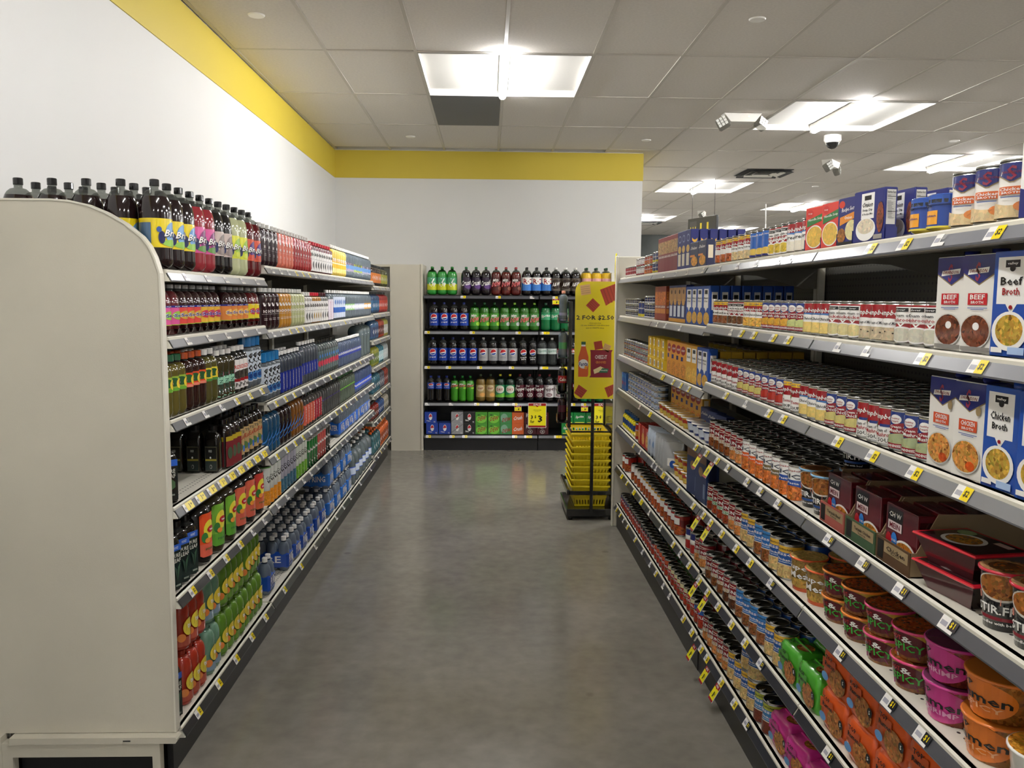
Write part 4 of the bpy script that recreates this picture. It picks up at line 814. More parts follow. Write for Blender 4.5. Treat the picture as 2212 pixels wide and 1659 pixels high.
for (y0, y1, col, nm) in ((6.35, 6.8, '8fc07a', 'green'), (6.8, 7.3, 'b0b4cc', 'mauve'), (7.3, 7.7, 'e0a03c', 'orange')): Lp(b[1], S2, water(H(col), lz=(.3, .6), items=[('e', 0, .4, .5, .3, H('eef0f4'))]), f'water bottle with {nm} label', y0, y1)
# third
Lp(a[2], S3, tea(H('5a5122'), H('2a6a48'), H('8fae3a'), H('6aa838')), 'green tea bottle, green label', 2.865, 3.06, 3, rows=2, turn=-.15)
Lp(a[2], S3, tea(H('2a1410'), H('cc5a30'), H('e0502a'), H('e2806a')), 'dark tea bottle, orange label', 3.06, 3.27, 3, rows=2, turn=-.15)
Lp(a[2], S3, tea(H('4e4a22'), W_, H('e0d23c'), H('4a8a3c')), 'green tea bottle, yellow label', 3.27, 3.41, 2, rows=2, turn=-.15)
Lp(a[2], S3, bottle('tea_bottle', .0345, .20, H('3a3420'), W_, H('9ed4b4'), .9, shoulder=.7, labz=(.05, .66), waist=.1, items=[('tv', 'GREEN TEA', -.15, .5, .4, .85, H('2f5a4a')), ('tv', 'honey', .35, .5, .2, .5, H('3a6a5a')), ('e', .3, .75, .2, .1, H('d88aa8'))], capR=.0175), 'green tea bottle, mint sleeve', 3.42, 3.64, 3, rows=2, turn=-.2)
Lp(a[2], S3, bottle('tea_bottle', .0335, .205, H('1c1a18'), W_, H('e8e4e0'), .9, shoulder=.7, labz=(.1, .72), items=[('t', 'ARIZONA', 0, .75, 1.4, .13, H('c8402c')), ('e', .1, .48, .7, .16, H('3c3a3a', .6)), ('r', -1, 1, .25, .35, RED), ('t', 'Peach', .1, .14, 1, .13, K_)], capR=.0175), 'tea bottle, white sleeve', 3.64, 3.82, 3, rows=2, turn=-.2)
co = core(); Lp(a[2], S3, co, 'large blue-capped water bottle', 3.83, 4.045, 3, turn=-.35, rows=1); Lp(b[2], S3, co, 'tall blue-capped water bottle', 4.08, 4.4, 4, turn=-.35, rows=2)
sm = lambda col, word: water(H(col), h=.225, items=[('tv', word, 0, .55, .28, .8, W_)], lz=(.05, .52), liq=H('6f7a8c'))
Lp(b[2], S3, sm('1c2c8c', 'smartwater'), 'water bottle, navy label', 4.4, 4.9, 7, rows=2)
Lp(b[2], S3, water(H('1c2c8c'), h=.25, R=.036, items=[('tv', 'LIFEWTR', 0, .5, .22, .7, W_)], lz=(.2, .5), liq=H('7a8490')), 'big clear water bottle, navy label', 4.9, 5.35, 6, rows=1)
Lp(b[2], S3, water(H('5a6a6a'), h=.235, R=.035, items=[('e', -.2, .4, .3, .15, H('c8304a')), ('e', .3, .6, .3, .12, H('3a9a6a')), ('e', 0, .75, .3, .1, H('3a7ac8')), ('e', .2, .3, .2, .1, H('e0e0e0'))], lz=(.15, .7), liq=H('7a8484'), cap=K_), 'clear bottle, colourful artwork', 5.35, 6.05, 9)
Lp(b[2], S3, water(H('2a3a9a'), word='AQUA', lz=(.35, .6), liq=H('7f93b8')), 'clear bottle, indigo label', 6.05, 7.1, 15)
Lp(b[2], S3, water(H('3f8fe0'), h=.30, R=.07, lz=(.62, .74), liq=H('98a8a8'), word='H2O'), 'water jug, light blue band', 7.15, 7.68, 3)
# fourth
blk = bottle('tea_bottle', .031, .195, H('120f0c'), K_, H('1b2220'), .95, shoulder=.6, labz=(.04, .58), sq=.85, n=24, items=[('r', -.82, .82, .03, .97, H('6b6448')), ('r', -.78, .78, .05, .95, H('10100f')), ('r', -.8, .8, .42, .5, H('8f8430')), ('r', -.78, .78, .05, .42, H('1f2c2a')), ('e', 0, .2, .16, .08, H('b8bcb4')), ('e', 0, .2, .12, .06, H('1f2c2a')), ('e', 0, .56, .12, .04, W_), ('t', 'GOLD', 0, .82, .5, .1, H('b8bcb4'))], capR=.018, petal=False)
for k_, x_ in enumerate((-1.125, -1.198, -1.271, -1.344)): place(blk, x_, 3.45, a[3]+.0005, 0, f'square black tea bottle, {nth(k_)} from the aisle, fourth left shelf', 'square black tea bottles set back on the shelf')
leaf = bottle('tea_bottle', .034, .215, H('141210'), K_, H('1a2422'), .8, shoulder=.66, labz=(.08, .74), sq=.75, n=24, items=[('r', -.9, .9, .84, 1, H('2f62c0')), ('t', 'PURE', .0, .72, 1.2, .1, H('c8c8bc')), ('t', 'LEAF', .0, .6, 1.2, .1, H('c8c8bc')), ('w', -.5, .0, lambda u: .25-.3*u*.5, lambda u: .5+.2*u, H('3a5a40')), ('w', .0, .5, lambda u: .25+.3*u*.5, lambda u: .5-.2*u+.05, H('4a6a48')), ('r', -.4, .4, .12, .16, H('7a8278'))], capR=.017, petal=False)
Lp(a[3], S4, leaf, 'lone dark tea bottle, blue band and leaf', 2.87, 2.95, 1, back=.005, turn=-.8)
rt = bottle('tea_bottle', .03, .21, H('1a100e'), K_, H('7a2a30'), .9, shoulder=.66, labz=(.06, .66), sq=.7, n=24, items=[('r', -.9, .9, .85, 1, H('b8a22c')), ('e', 0, .45, .6, .2, H('4a5a44'))], capR=.016, petal=False)
Lp(a[3], S4, rt, 'dark tea bottle, yellow band', 3.49, 3.66, 3, turn=-.3)
pe = bottle('tea_bottle', .033, .215, H('1a1512'), K_, H('b89a6a'), .9, shoulder=.7, labz=(.12, .66), items=[('t', 'PEACE', .0, .66, 1.4, .16, H('a83a2a')), ('t', 'TEA', .0, .88, .8, .1, H('4a4a44')), ('r', -.1, .5, .12, .35, H('3a6ac0')), ('e', -.4, .3, .3, .14, H('5a7a4a'))], capR=.0175)
Lp(a[3], S4, pe, 'tea bottle, kraft-brown label', 3.67, 4.04, 5, rows=2, turn=-.2)
body = lambda liq, wv: bottle('sports_drink_bottle', .038, .225, liq, K_, None, .95, shoulder=.66, labz=(.1, .6), m=lq, waist=.06, capR=.019)
def swoosh(liq):
    p = body(liq, None); lb = G(); art(lb, S_cyl(.0392, .03, .12), [('w', -.9, .9, lambda u: .1+.45*(u+.9)+.06*math.sin(u*6), lambda u: .17+.45*(u+.9)+.06*math.sin(u*6), H('3a80d0')), ('w', -.5, .9, lambda u: .0+.5*(u+.5), lambda u: .05+.5*(u+.5), H('2a6ab8'))], m=gl); p['parts'].append(('printed_swirl', lb.mesh('printed_swirl'), (0, 0, 0))); return p
Lp(b[3], S4, swoosh(H('1f4a6a')), 'deep blue sports drink bottle', 4.08, 4.38, 4, rows=2, turn=-.3)
Lp(b[3], S4, swoosh(H('261a1c')), 'dark plum sports drink bottle', 4.38, 4.63, 3, rows=2, turn=-.3)
Lp(b[3], S4, swoosh(H('7a4a18')), 'amber sports drink bottle', 4.63, 4.92, 4, rows=2, turn=-.3)
pv = lambda lab: water(H(lab), items=[('tv', 'propel', 0, .55, .55, .75, W_)], lz=(.12, .68), liq=H('8a8480'), cap=K_)
Lp(b[3], S4, pv('d2624e'), 'clear bottle, coral label', 4.92, 5.22, 4, rows=2); Lp(b[3], S4, pv('a8283a'), 'clear bottle, crimson label', 5.22, 5.45, 3, rows=2)
Lp(b[3], S4, water(H('3a2a6a'), lz=(.5, .72), liq=H('7a7a78'), cap=K_), 'clear bottle, violet label', 5.45, 6.1, 9); Lp(b[3], S4, water(H('6ab82c'), lz=(.5, .72), liq=H('8a9a84'), cap=H('2a5a2a')), 'clear bottle, lime label', 6.1, 6.75, 9)
Lp(b[3], S4, water(H('2a4ab8'), lz=(.2, .45), liq=H('6f86b8'), h=.2, word='AQUA'), 'small clear bottle, royal blue label', 6.78, 7.68, 12, rows=2)
# fifth
jug = lambda lab, foot: bottle('tea_jug', .068, .27, DKB, K_, None, .9, shoulder=.68, labz=(.1, .7), capR=.024, neck=.02, petal=False)
def jugl(lab, foot, liq=DKB):
    p = bottle('tea_jug', .068, .27, liq, K_, None, .9, shoulder=.68, capR=.024, neck=.02, petal=False)
    lb = G(); S = S_cyl(.069, .035, .17)
    art(lb, S, [('w', -.5, .5, lambda u: .04 if abs(u) > .42 else 0, lambda u: .96 if abs(u) > .42 else 1, lab), ('w', -.5, .5, lambda u: .04 if abs(u) > .42 else 0, lambda u: .3, foot), ('e', -.05, .62, .3, .22, H('e8d840')), ('e', -.3, .45, .14, .12, H('3a7a3a')), ('e', .3, .8, .14, .1, H('3a6a3c')), ('e', .0, .62, .2, .08, H('b8242c')), ('t', 'tea', 0, .62, .22, .05, W_), ('t', 'PEACH', 0, .18, .6, .05, H('3a6a3c')), ('e', -.2, .38, .12, .06, H('e8923c'))], m=gl, dl=.0005)
    p['parts'].append(('front_label', lb.mesh('front_label'), (0, 0, 0))); return p
lf = bottle('tea_bottle', .0335, .235, H('141210'), K_, H('1c2a28'), .8, shoulder=.66, labz=(.06, .74), sq=.75, n=24, items=[('r', -.9, .9, .86, 1, H('2f5cb8')), ('t', 'UNSWEET', 0, .93, .8, .06, H('b8c8e8')), ('t', 'PURE', .0, .76, 1.3, .09, H('c8c8bc')), ('t', 'LEAF', .0, .65, 1.3, .09, H('c8c8bc')), ('poly', [(-.5, .55), (-.05, .2), (0, .45)], H('31493c')), ('poly', [(.5, .6), (.0, .2), (.05, .5)], H('3c5a44')), ('r', -.4, .4, .08, .12, H('7a8278'))], capR=.017, petal=False)
Lp(a[4], S5, lf, 'dark tea bottle, blue top band', 2.87, 3.13, 3, rows=2, turn=-.4, back=.01)
put('L', a[4], S5, jugl(H('e2542a'), H('d8604a')), 'black tea jug, orange label', 3.17, 3.32, 1, rows=2, turn=-.1)
put('L', a[4], S5, jugl(H('74ac3a'), H('5a9a34'), H('2c2612')), 'olive tea jug, green label', 3.32, 3.62, 2, rows=2, turn=-.1)
put('L', a[4], S5, jugl(H('d8664e'), H('d0604c')), 'black tea jug, peach label', 3.62, 3.92, 2, rows=2, turn=-.1)
put('L', a[4], S5, jugl(H('c8423a'), H('c8603c')), 'black tea jug, red label', 3.92, 4.06, 1, rows=2, turn=-.1)
def slim(lab, top, foot, word, h=.19): return cup('drink_can', .03, .031, h, H(lab), [('r', -1.9, 1.9, .0, .38, H(foot, .5)), ('t', word[0], 0, .72, .9, .08, K_), ('t', word[1], 0, .62, .7, .08, K_)], H(top), H('b8b8b4'), cat='can')
Lp(b[4], S5, slim('dfe3dc', '5aa04a', 'd9922c', ('COC', 'W')), 'tall white and orange juice can', 4.10, 4.38, 4, rows=2, turn=-.3)
Lp(b[4], S5, slim('b6b4c4', '7aa08a', '3a6a8a', ('CO', 'W')), 'tall lilac coconut can', 4.38, 4.72, 5, rows=2, turn=-.3)
Lp(b[4], S5, slim('dfe6da', '3a7a3a', '6aa83c', ('CO', 'NUT')), 'tall pale green coconut can', 4.72, 5.0, 4, rows=2, turn=-.3)
def spark(col): return cup('drink_can', .0325, .0325, .168, col, [('t', 'bubly', 0, .6, .9, .14, W_), ('e', -.2, .2, .08, .03, W_), ('e', .2, .15, .06, .02, W_), ('e', 0, .3, .05, .02, W_)], TIN, TIN, cat='can')
Lp(b[4], S5, spark(H('1f7a34')), 'bright green sparkling water can', 5.02, 5.3, 4, stack=1, rows=2); Lp(b[4], S5, spark(H('d0504c')), 'coral red sparkling water can', 5.3, 5.56, 4, rows=2); Lp(b[4], S5, spark(H('1c1418')), 'black sparkling water can', 5.56, 5.72, 2, rows=2)
def caseof(nm, lab, film, wn, dn, word, hh=.2, R=.031):
    """shrink wrapped case: bottles stand inside a film sleeve; bottles are parts"""
    w_, d = wn*(2*R+.001), dn*(2*R+.001)
    bt_ = bottle('b', R, hh, H('b4c4d4'), W_, None, .9, shoulder=.6, m=cw, glass=H('b8c2c8'), capR=.014, neck=.012, n=12)
    t = G(); t.box(-w_/2, w_/2, -d/2, d/2, .015, hh*.56, film, gl, e=.012)
    art(t, S_front(w_*.9, d, .02, hh*.5), [('t', word, 0, .5, 1.5, .5, W_), ('r', .55, .85, .1, .5, H('dfe6ee'))], False, gl, .0005)
    art(t, S_left(w_, d*.9, .02, hh*.5), [('t', word, 0, .5, 1.5, .4, W_)], False, gl, .0005)
    p = P(nm, 'water pack', t.mesh(nm), [], w_, d, hh)
    cm = G(); 
    for nm2, pm, lc in bt_['parts']: pass
    one = bt_['root']; capm = bt_['parts'][0][1]
    jb = bpy.data.meshes.new('bottle')
    g = G(); R2 = R
    for i in range(wn):
        for j in range(dn):
            if j in (0, 1) or i in (0, wn-1): p['parts'] += [('bottle', one, (-w_/2+(i+.5)*w_/wn, -d/2+(j+.5)*d/dn, 0)), ('cap', capm, (-w_/2+(i+.5)*w_/wn, -d/2+(j+.5)*d/dn, 0))]
    return p
Lp(b[4], S5, caseof('water_multipack', None, H('2a6ad0'), 3, 2, 'WATER', .2), 'blue film pack of water bottles', 6.15, 7.66, 8, back=.02)
def multipack(nm, col, foot, wn, liqcap, h=.21, R=.036):
    """printed shrink film stretched over bottles: each bulge is a wrapped bottle part"""
    w_, d = wn*2*R, 4*R
    t = G().box(-w_/2+.01, w_/2-.01, -d/2+.012, d/2-.01, .002, h*.72, col, gl, e=.012)
    g = bottle('b', R+.002, h-.004, col, col, None, 1.1, shoulder=.66, waist=.14, petal=False, m=gl, glass=col, capR=.017, neck=.019, n=16, caph=.016)
    me = g['root']; lb = G(); art(lb, S_cyl(R+.0035, .02, .11), [('r', -.85, .85, 0, .3, foot), ('e', .0, .62, .5, .3, H('e8cf3f')), ('poly', [(-.3, .5), (.35, .55), (.3, .85), (-.3, .75)], H('7a1220')), ('t', 'tea', 0, .66, .45, .16, W_), ('e', -.6, .3, .25, .14, H('e0823c')), ('e', .6, .4, .2, .2, H('2e5a34'))], m=gl, dl=.0005); lm = lb.mesh('film_print'); cp = g['parts'][0][1]
    p = P(nm, 'drink pack', t.mesh(nm), [], w_, d, h)
    for i in range(wn):
        for j in (0, 1):
            x, y = -w_/2+(i+.5)*2*R, -d/2+(j+.5)*2*R; p['parts'] += [('wrapped_bottle', me, (x, y, 0)), ('cap', cp, (x, y, 0))]
            if j == 0: p['parts'].append(('film_print', lm, (x, y, 0)))
    return p
Lp(a[5], S6, lf, 'dark unsweetened tea bottle, blue band', 2.87, 2.95, 1, back=.02, turn=-.4, rows=4)
Lp(a[5], S6, multipack('tea_multipack', H('a8301a'), H('b0503c'), 3, H('c8482c')), 'orange-red film pack of tea bottles', 2.99, 3.22, 1, back=.02, stack=2)
Lp(a[5], S6, multipack('tea_multipack', H('6a927a'), H('7f98a8'), 2, H('6a927a')), 'pale green film pack of tea bottles', 3.24, 3.40, 1, back=.02, stack=2)
Lp(a[5], S6, multipack('tea_multipack', H('5f8a28'), H('6a9438'), 4, H('7aa83c')), 'bright green film pack of tea bottles', 3.42, 4.03, 2, back=.02, stack=2)
Lp(b[5], S6, caseof('water_multipack', None, H('1c4aa8'), 2, 4, 'PURE', .19), 'low pack of small water bottles, navy film', 4.12, 5.6, 8, back=.02, holes=((1, 0),))
Lp(b[5], S6, caseof('water_multipack', None, H('2a70c8'), 3, 3, 'SPRING', .2), 'wide pack of water bottles, sky blue film', 5.62, 6.6, 4, back=.01, stack=2)
gal = bottle('water_jug', .08, .30, H('93a3a8'), W_, H('2a54b8'), .95, shoulder=.62, labz=(.28, .5), m=cw, glass=H('b8c2c8'), capR=.022, neck=.019, items=[('r', -.6, .6, .1, .9, H('c8d4e8'))])
Lp(b[5], S6, gal, 'large clear water jug, blue label', 6.62, 7.68, 6, rows=2)
# farthest unit of the left run
F = ['top far shelf', 'second far shelf', 'third far shelf', 'fourth far shelf', 'fifth far shelf', 'sixth far shelf', 'bottom far shelf']
q = lambda k, p, d_, y0, y1, n=None, **kw: Lp(c[k], F[k], p, d_, y0, y1, n, **kw)
qt = bottle('car_oil_bottle', .05, .235, H('9a5418'), K_, H('b0562a'), 1.1, shoulder=.68, labz=(.1, .6), sq=.6, m=gl, items=[('r', -1.5, 1.5, .8, 1, W_)])
mk = lambda body_, lab_, h=.2, cap=K_: bottle('juice_bottle', .045, h, H(body_), cap, H(lab_), 1.0, shoulder=.68, labz=(.15, .6), items=[('t', 'G', 0, .5, .5, .5, W_)])
q(0, mk('2a1a10', 'c06a24'), 'dark bottle with orange label', 7.76, 8.4, 6); q(0, mk('3a3a14', '8f8a2c'), 'dark bottle with olive label', 8.4, 8.9, 4)
q(1, mk('203a5a', '24547a'), 'blue bottle with teal label', 7.76, 8.25, 5); q(1, mk('8a1c20', 'b03a2c'), 'red bottle with scarlet label', 8.25, 8.9, 6)
q(2, mk('2a4a6a', '2a3a5a'), 'blue sports bottle', 7.76, 8.2, 4); q(2, mk('8a3018', '5a1a10'), 'rust sports bottle', 8.2, 8.6, 4); q(2, mk('8f8a3a', 'b0b0a8'), 'yellow-green sports bottle', 8.6, 8.9, 3)
q(3, mk('7a7a20', '5a6a20'), 'olive sports bottle', 7.76, 8.2, 4); q(3, mk('1f5a6a', 'a8c4c8'), 'teal sports bottle', 8.2, 8.55, 3); q(3, mk('8a9090', 'b8c0c0'), 'grey sports bottle', 8.55, 8.9, 3)
q(4, mk('2a5a6a', '1f4a5a'), 'sea blue sports bottle', 7.76, 8.25, 5); q(4, mk('3a3a44', '5a5a64'), 'charcoal sports bottle', 8.25, 8.6, 3); q(4, mk('8a2a1c', '6a1a14'), 'brick red sports bottle', 8.6, 8.9, 3)
q(5, mk('7a1c14', '5a1410', .17), 'maroon sports bottle', 7.76, 8.15, 4); q(5, mk('2a4a7a', '1f3a6a', .17), 'navy sports bottle', 8.15, 8.55, 4); q(5, mk('a8a090', '8a8474', .17), 'cream sports bottle', 8.55, 8.9, 3)
q(6, mk('1f4a50', '2a5a60', .22, H('d8601c')), 'dark teal bottle, orange cap', 7.76, 8.25, 4, rows=2); q(6, mk('c0581c', '8a3a14', .22, H('e0701c')), 'orange bottle, orange cap', 8.25, 8.9, 6, rows=2)
# ================================================================ BACK SHELVES
B = ['top back shelf', 'second back shelf', 'third back shelf', 'fourth back shelf', 'bottom back shelf']
Bp = lambda k, p, d_, px, n, rows=1, w0=.1085, **kw: put('B', BZ[k], B[k], p, d_, X9(px), X9(px)+w0*n, n, rows=rows, back=.01, jit=.1, **kw)
def X9(px): return (px-1054)/196.6+.011-.054
DG = H('1f6a2c')
Bp(0, soda(H('2c8a34'), H('2a7a30'), H('4aa070'), [('w', -1.9, 1.9, lambda u: 0, lambda u: .45, H('c9cf2c')), ('t', '7', .1, .7, .5, .35, W_), ('t', 'UP', .1, .4, .9, .3, W_)], glass=H('3a9a44'), m=lq), 'green lemon-lime bottle, teal-yellow label', 931.5, 3, rows=2)
Bp(0, soda(H('140c12'), H('1f6a3a'), H('2a1c34'), [('t', 'Crush', 0, .55, 1.5, .4, W_, .1, .35), ('e', .3, .3, .5, .2, H('5a3a7a'))]), 'dark grape soda bottle, purple label', 1004.5, 3, rows=2)
Bp(0, soda(H('5a1c18'), H('a8303a'), H('4a1a1a'), dew(H('8a4a3a'))), 'dark red soda bottle, red lettering', 1069, 3, rows=2)
Bp(0, soda(DKB, K_, H('3f7fd0'), [('w', -.8, .8, lambda u: .45+.5*u*u*.6, lambda u: 1, W_), ('t', 'RC', .1, .7, 1.1, .4, RED)]), 'cola bottle, sky blue label', 1135, 3, rows=2)
Bp(0, soda(DKB, W_, H('5a5248'), [('e', 0, .5, .75, .36, H('2a1810')), ('t', 'A&W', 0, .5, 1.0, .3, W_, .1, .3)]), 'root beer bottle, brown oval label', 1198, 3, rows=2)
Bp(0, soda(H('d8b01c'), H('1f4a2c'), H('e0a8a0'), [('t', 'fruit', 0, .5, 1.1, .4, H('26408a'))], glass=H('c9ccc0')), 'yellow soda bottle, dark green cap', 1264, 3, rows=2)
PB = H('1d3fa0')
Bp(1, soda(DKB, H('23307a'), PB, globe()), 'cola bottle, blue label', 936, 4)
Bp(1, soda(H('2f6a1c'), H('1f5a2c'), H('4a9a34'), dew(H('9ad03c')), glass=H('3a8a30')), 'green soda bottle, dark cap', 1023, 3)
Bp(1, soda(H('2f6a1c'), H('8ac03c'), H('4a8a44'), dew(H('b8b8b8')), glass=H('3a8a30')), 'green diet soda bottle, lime cap', 1088, 4)
Bp(1, soda(H('146a3a'), H('14603a'), H('3fa070'), [('t', 'Sprite', 0, .5, 1.3, .5, W_, .05, .3)], glass=H('1a8a4a'), lz=(.40, .66)), 'emerald soda bottle, slim green label', 1176.7, 3)
Bp(2, soda(DKB, H('23307a'), PB, globe()), 'cola bottle, plain blue label', 933, 1)
Bp(2, soda(DKB, H('23307a'), PB, [('poly', [(.1, .8), (1.2, .8), (1.2, 1), (-.3, 1)], H('a8283a'))]+globe()), 'cola bottle, blue label with red corner', 955, 4)
Bp(2, soda(DKB, H('b8b8b8'), H('a6a6aa'), globe(.66, 'diet', H('8a8a90'))), 'diet cola bottle, silver label', 1042, 4)
Bp(2, soda(DKB, K_, H('141416'), globe()+[('t', 'zero', 0, .12, .6, .1, W_)]), 'sugar-free cola bottle, black label', 1128, 2)
Bp(2, soda(H('5a5f60'), W_, H('c4d0cc'), [('t', 'Sprite', 0, .5, 1.2, .5, H('5a8a74'), .05, .3)], m=cw, lz=(.42, .62)), 'clear soda bottle, pale label', 1169.8, 2)
Bp(2, soda(DKB, K_, RED, [('r', -1.9, 1.9, 0, .3, H('8a8a88')), ('t', 'Coke', 0, .62, 1.2, .4, W_)], lz=(.42, .62)), 'diet cola bottle, red and grey label', 1213.6, 2)
sl = dict(h=.285, R=.0425, lz=(.5, .74))
Bp(3, soda(DKB, H('23307a'), PB, globe(), **sl), 'slim cola bottle, blue label', 933-2, 3, w0=.0865)
Bp(3, soda(H('3a8a1c'), H('1f6a2c'), H('4a9a34'), dew(H('9ad03c')), glass=H('3a8a30'), **sl), 'slim green soda bottle', 984-2, 3, w0=.0865)
Bp(3, soda(H('6a5420'), H('3a4a34'), H('a8905a'), [('e', 0, .7, .5, .25, H('c9b890')), ('t', 'Ginger', 0, .7, .8, .2, H('8a2a2c'), 0, .2), ('e', .3, .2, .4, .15, H('d8a05a'))], glass=H('8a7a4a')), 'amber ginger ale bottle, tan label', 1036.5, 2)
Bp(3, soda(H('10261a'), H('c8c02c'), H('2f8a5a'), [('w', -1, 1, lambda u: 0, lambda u: .25+.15*u, H('6ab83c')), ('e', 0, .62, .6, .3, H('d8d8c8')), ('t', 'DRY', 0, .6, .8, .2, H('a82a2c'))], glass=H('1a4a2a')), 'dark green ginger ale bottle, yellow cap', 1079, 2)
Bp(3, soda(DKB, H('5a1a20'), H('4a1422'), [('t', 'Dr', -.3, .88, .5, .15, W_), ('t', 'Pepper', 0, .62, 1.4, .35, W_, 0, .2), ('e', 0, .2, .35, .15, W_), ('e', 0, .2, .3, .12, H('4a1422')), ('t', '23', 0, .2, .3, .12, W_)]), 'cherry-brown soda bottle, maroon label', 1122, 3)
Bp(3, soda(DKB, H('5a1a20'), H('dcd8d8'), [('t', 'Dr', -.3, .88, .5, .15, H('4a1422')), ('t', 'Pepper', 0, .62, 1.4, .35, H('4a1422'), 0, .2), ('e', 0, .2, .4, .14, H('8a6a70')), ('t', 'Diet', 0, .2, .4, .1, W_)]), 'diet soda bottle, white label', 1186, 2)
Bp(3, soda(DKB, H('5a1a20'), H('4a1422'), [('t', 'DR', 0, .6, .9, .4, W_)], **sl), 'slim dark soda bottle, maroon label', 1228, 2, w0=.0865)
Bp(3, soda(H('146a3a'), H('14603a'), H('3fa070'), [], glass=H('1a8a4a'), **sl), 'slim emerald soda bottle', 1264, 3, w0=.0865)
def twelve(col, its, top=None): return carton('soda_can_carton', .131, .2, .122, col, its, [('r', -.7, .7, .2, .8, tuple(x*.6 for x in col[:3])+(0,))], top or col, cat='carton', m=gl)
gb = lambda: [('e', 0, .58, .3, .3, W_), ('w', -.27, .27, lambda u: .56+.1*u, lambda u: .58+.26*math.sqrt(max(0, 1-(u/.275)**2)), H('c22830')), ('t', '12', .7, .12, .25, .12, W_)]
pk = twelve(PB, gb()+[('t', 'pepsi', -.35, .2, .6, .12, W_, 0, -.5)], H('3a5ab8'))
def P12(p, d_, px, st, dx=0): put('B', BZ[4], B[4], p, d_, X9(px)+.054-.0665+dx, X9(px)+.054+.0665+dx, 1, stack=st, back=.008, jit=.01)
P12(pk, 'blue cola carton by the casing', 932, 1); P12(pk, 'blue cola carton standing alone', 959, 1)
put('B', BZ[4]+.1225, B[4], pk, 'blue cola carton on top at the left', X9(928)+.054-.0665, X9(928)+.054+.0665, 1, back=.008, jit=.01)
P12(twelve(H('9a9a9c'), gb()+[('poly', [(-1, .1), (1, .9), (1, .98), (-1, .2)], H('7a7a7c'))], H('c8c8c8')), 'silver diet cola carton', 986, 2)
P12(twelve(H('18181a'), gb()+[('t', 'zero', -.4, .25, .6, .14, W_, 0, -.4)], H('8a8a8c')), 'black cola carton', 1012.5, 2)
dw = twelve(H('4a9c2c'), [('e', 0, .4, .9, .4, H('7ac83c')), ('t', 'DEW', .1, .45, 1.4, .4, RED, .1, .35), ('t', 'Mtn', -.3, .75, .6, .2, H('1f4a1c'))], H('7ac04a'))
P12(dw, 'lime green soda carton beside black cartons', 1038.5, 2); P12(dw, 'lime green soda carton beside grey-green', 1065.5, 2)
P12(twelve(H('3f8a4c'), [('e', -.3, .5, .6, .4, H('7aa88a')), ('t', 'DEW', .1, .35, 1.4, .35, RED, .1, .35)], H('6aa86a')), 'grey-green diet soda carton', 1092, 2)
P12(twelve(H('d4622a'), [('t', 'Crush', 0, .5, 1.5, .36, W_, .1, .3)], H('d86a34')), 'orange soda carton', 1118, 2)
dp = twelve(H('4a1420'), [('t', 'Dr', -.5, .85, .4, .14, W_), ('t', 'Pepper', 0, .66, 1.4, .28, W_, 0, .15), ('e', 0, .25, .4, .18, W_), ('e', 0, .25, .36, .15, H('4a1420')), ('t', '23', 0, .25, .3, .14, W_)])
P12(dp, 'maroon soda carton beside orange carton', 1145, 2); P12(dp, 'maroon soda carton beside the gap', 1171.5, 2)
sp = twelve(H('14803a'), [('t', 'Sprite', 0, .6, 1.4, .3, W_, .05, .25), ('r', -.8, .8, .05, .12, H('d8d84a'))])
P12(sp, 'green soda carton left of the basket stand', 1226, 2); P12(sp, 'green soda carton behind the baskets', 1252.5, 2); P12(sp, 'green soda carton beside the end panel', 1279, 2)
# ================================================================ RIGHT SHELVES
Q = ['top right shelf', 'second right shelf', 'third right shelf', 'fourth right shelf', 'fifth right shelf', 'sixth right shelf', 'bottom right shelf']
nr, fa = RZ_
T_ = .36    # cans are turned towards the shopper coming up the aisle
def Rn(k, p, d_, y0, y1, n=None, **kw): kw.setdefault('turn', T_ if p['cat'] in ('can', 'cup', 'bowl') else 0.0); put('R', nr[k], Q[k], p, d_, y0, y1, n, **kw)
def Rf(k, p, d_, y0, y1, n=None, **kw): kw.setdefault('turn', T_ if p['cat'] in ('can', 'cup', 'bowl') else 0.0); put('R', fa[k], Q[k], p, d_, y0, y1, n, **kw)
# --- top, near to far
bcan = can('broth_can', .0375, .116, [('w', -1.6, 1.6, lambda u: .62+.16*math.sin(abs(u)*2.2), lambda u: 1, H('8d7a56')), ('w', -1.6, 1.6, lambda u: .645+.16*math.sin(abs(u)*2.2), lambda u: 1, NAVY), ('t', 'S', 0, .82, .3, .26, H('8e2f4a')), ('poly', [(-.4, .78), (.38, .81), (.42, .88), (-.36, .85)], W_), ('t', 'SWANSON', .0, .83, .66, .05, BR, .03),
    ('r', -.42, .42, .42, .57, H('d2642f')), ('t', 'Chicken', 0, .52, .7, .06, W_), ('t', 'BROTH', 0, .455, .55, .04, W_), ('r', -.3, .3, .37, .385, H('3a5aa0')), ('e', .72, .6, .2, .11, H('8f7a5c')), ('e', .72, .6, .1, .055, W_), ('w', -1.2, 1.2, lambda u: 0, lambda u: .26-.08*math.cos(u*4)*.5, H('d8c49a', .35)), ('e', .4, .2, .3, .1, H('d8884a', .4))], H('ece8e0'), LIDC)
Rn(0, carton('broth_box', .09, .06, .135, W_, [('r', -.7, .5, .8, .92, K_), ('e', 0, .5, .6, .15, H('c8a070', .5)), ('w', -1, 1, lambda u: 0, lambda u: .3-.1*u, NAVY), ('e', .2, .2, .6, .15, H('9ab84a', .9))], [('r', -1, 1, 0, .3, NAVY)], flaps=True), 'white and blue vegetable soup box', 1.44, 1.54, 1, turn=.2)
Rn(0, bcan, 'wide chicken broth can, orange square', 1.555, 1.80, 3, turn=.55)
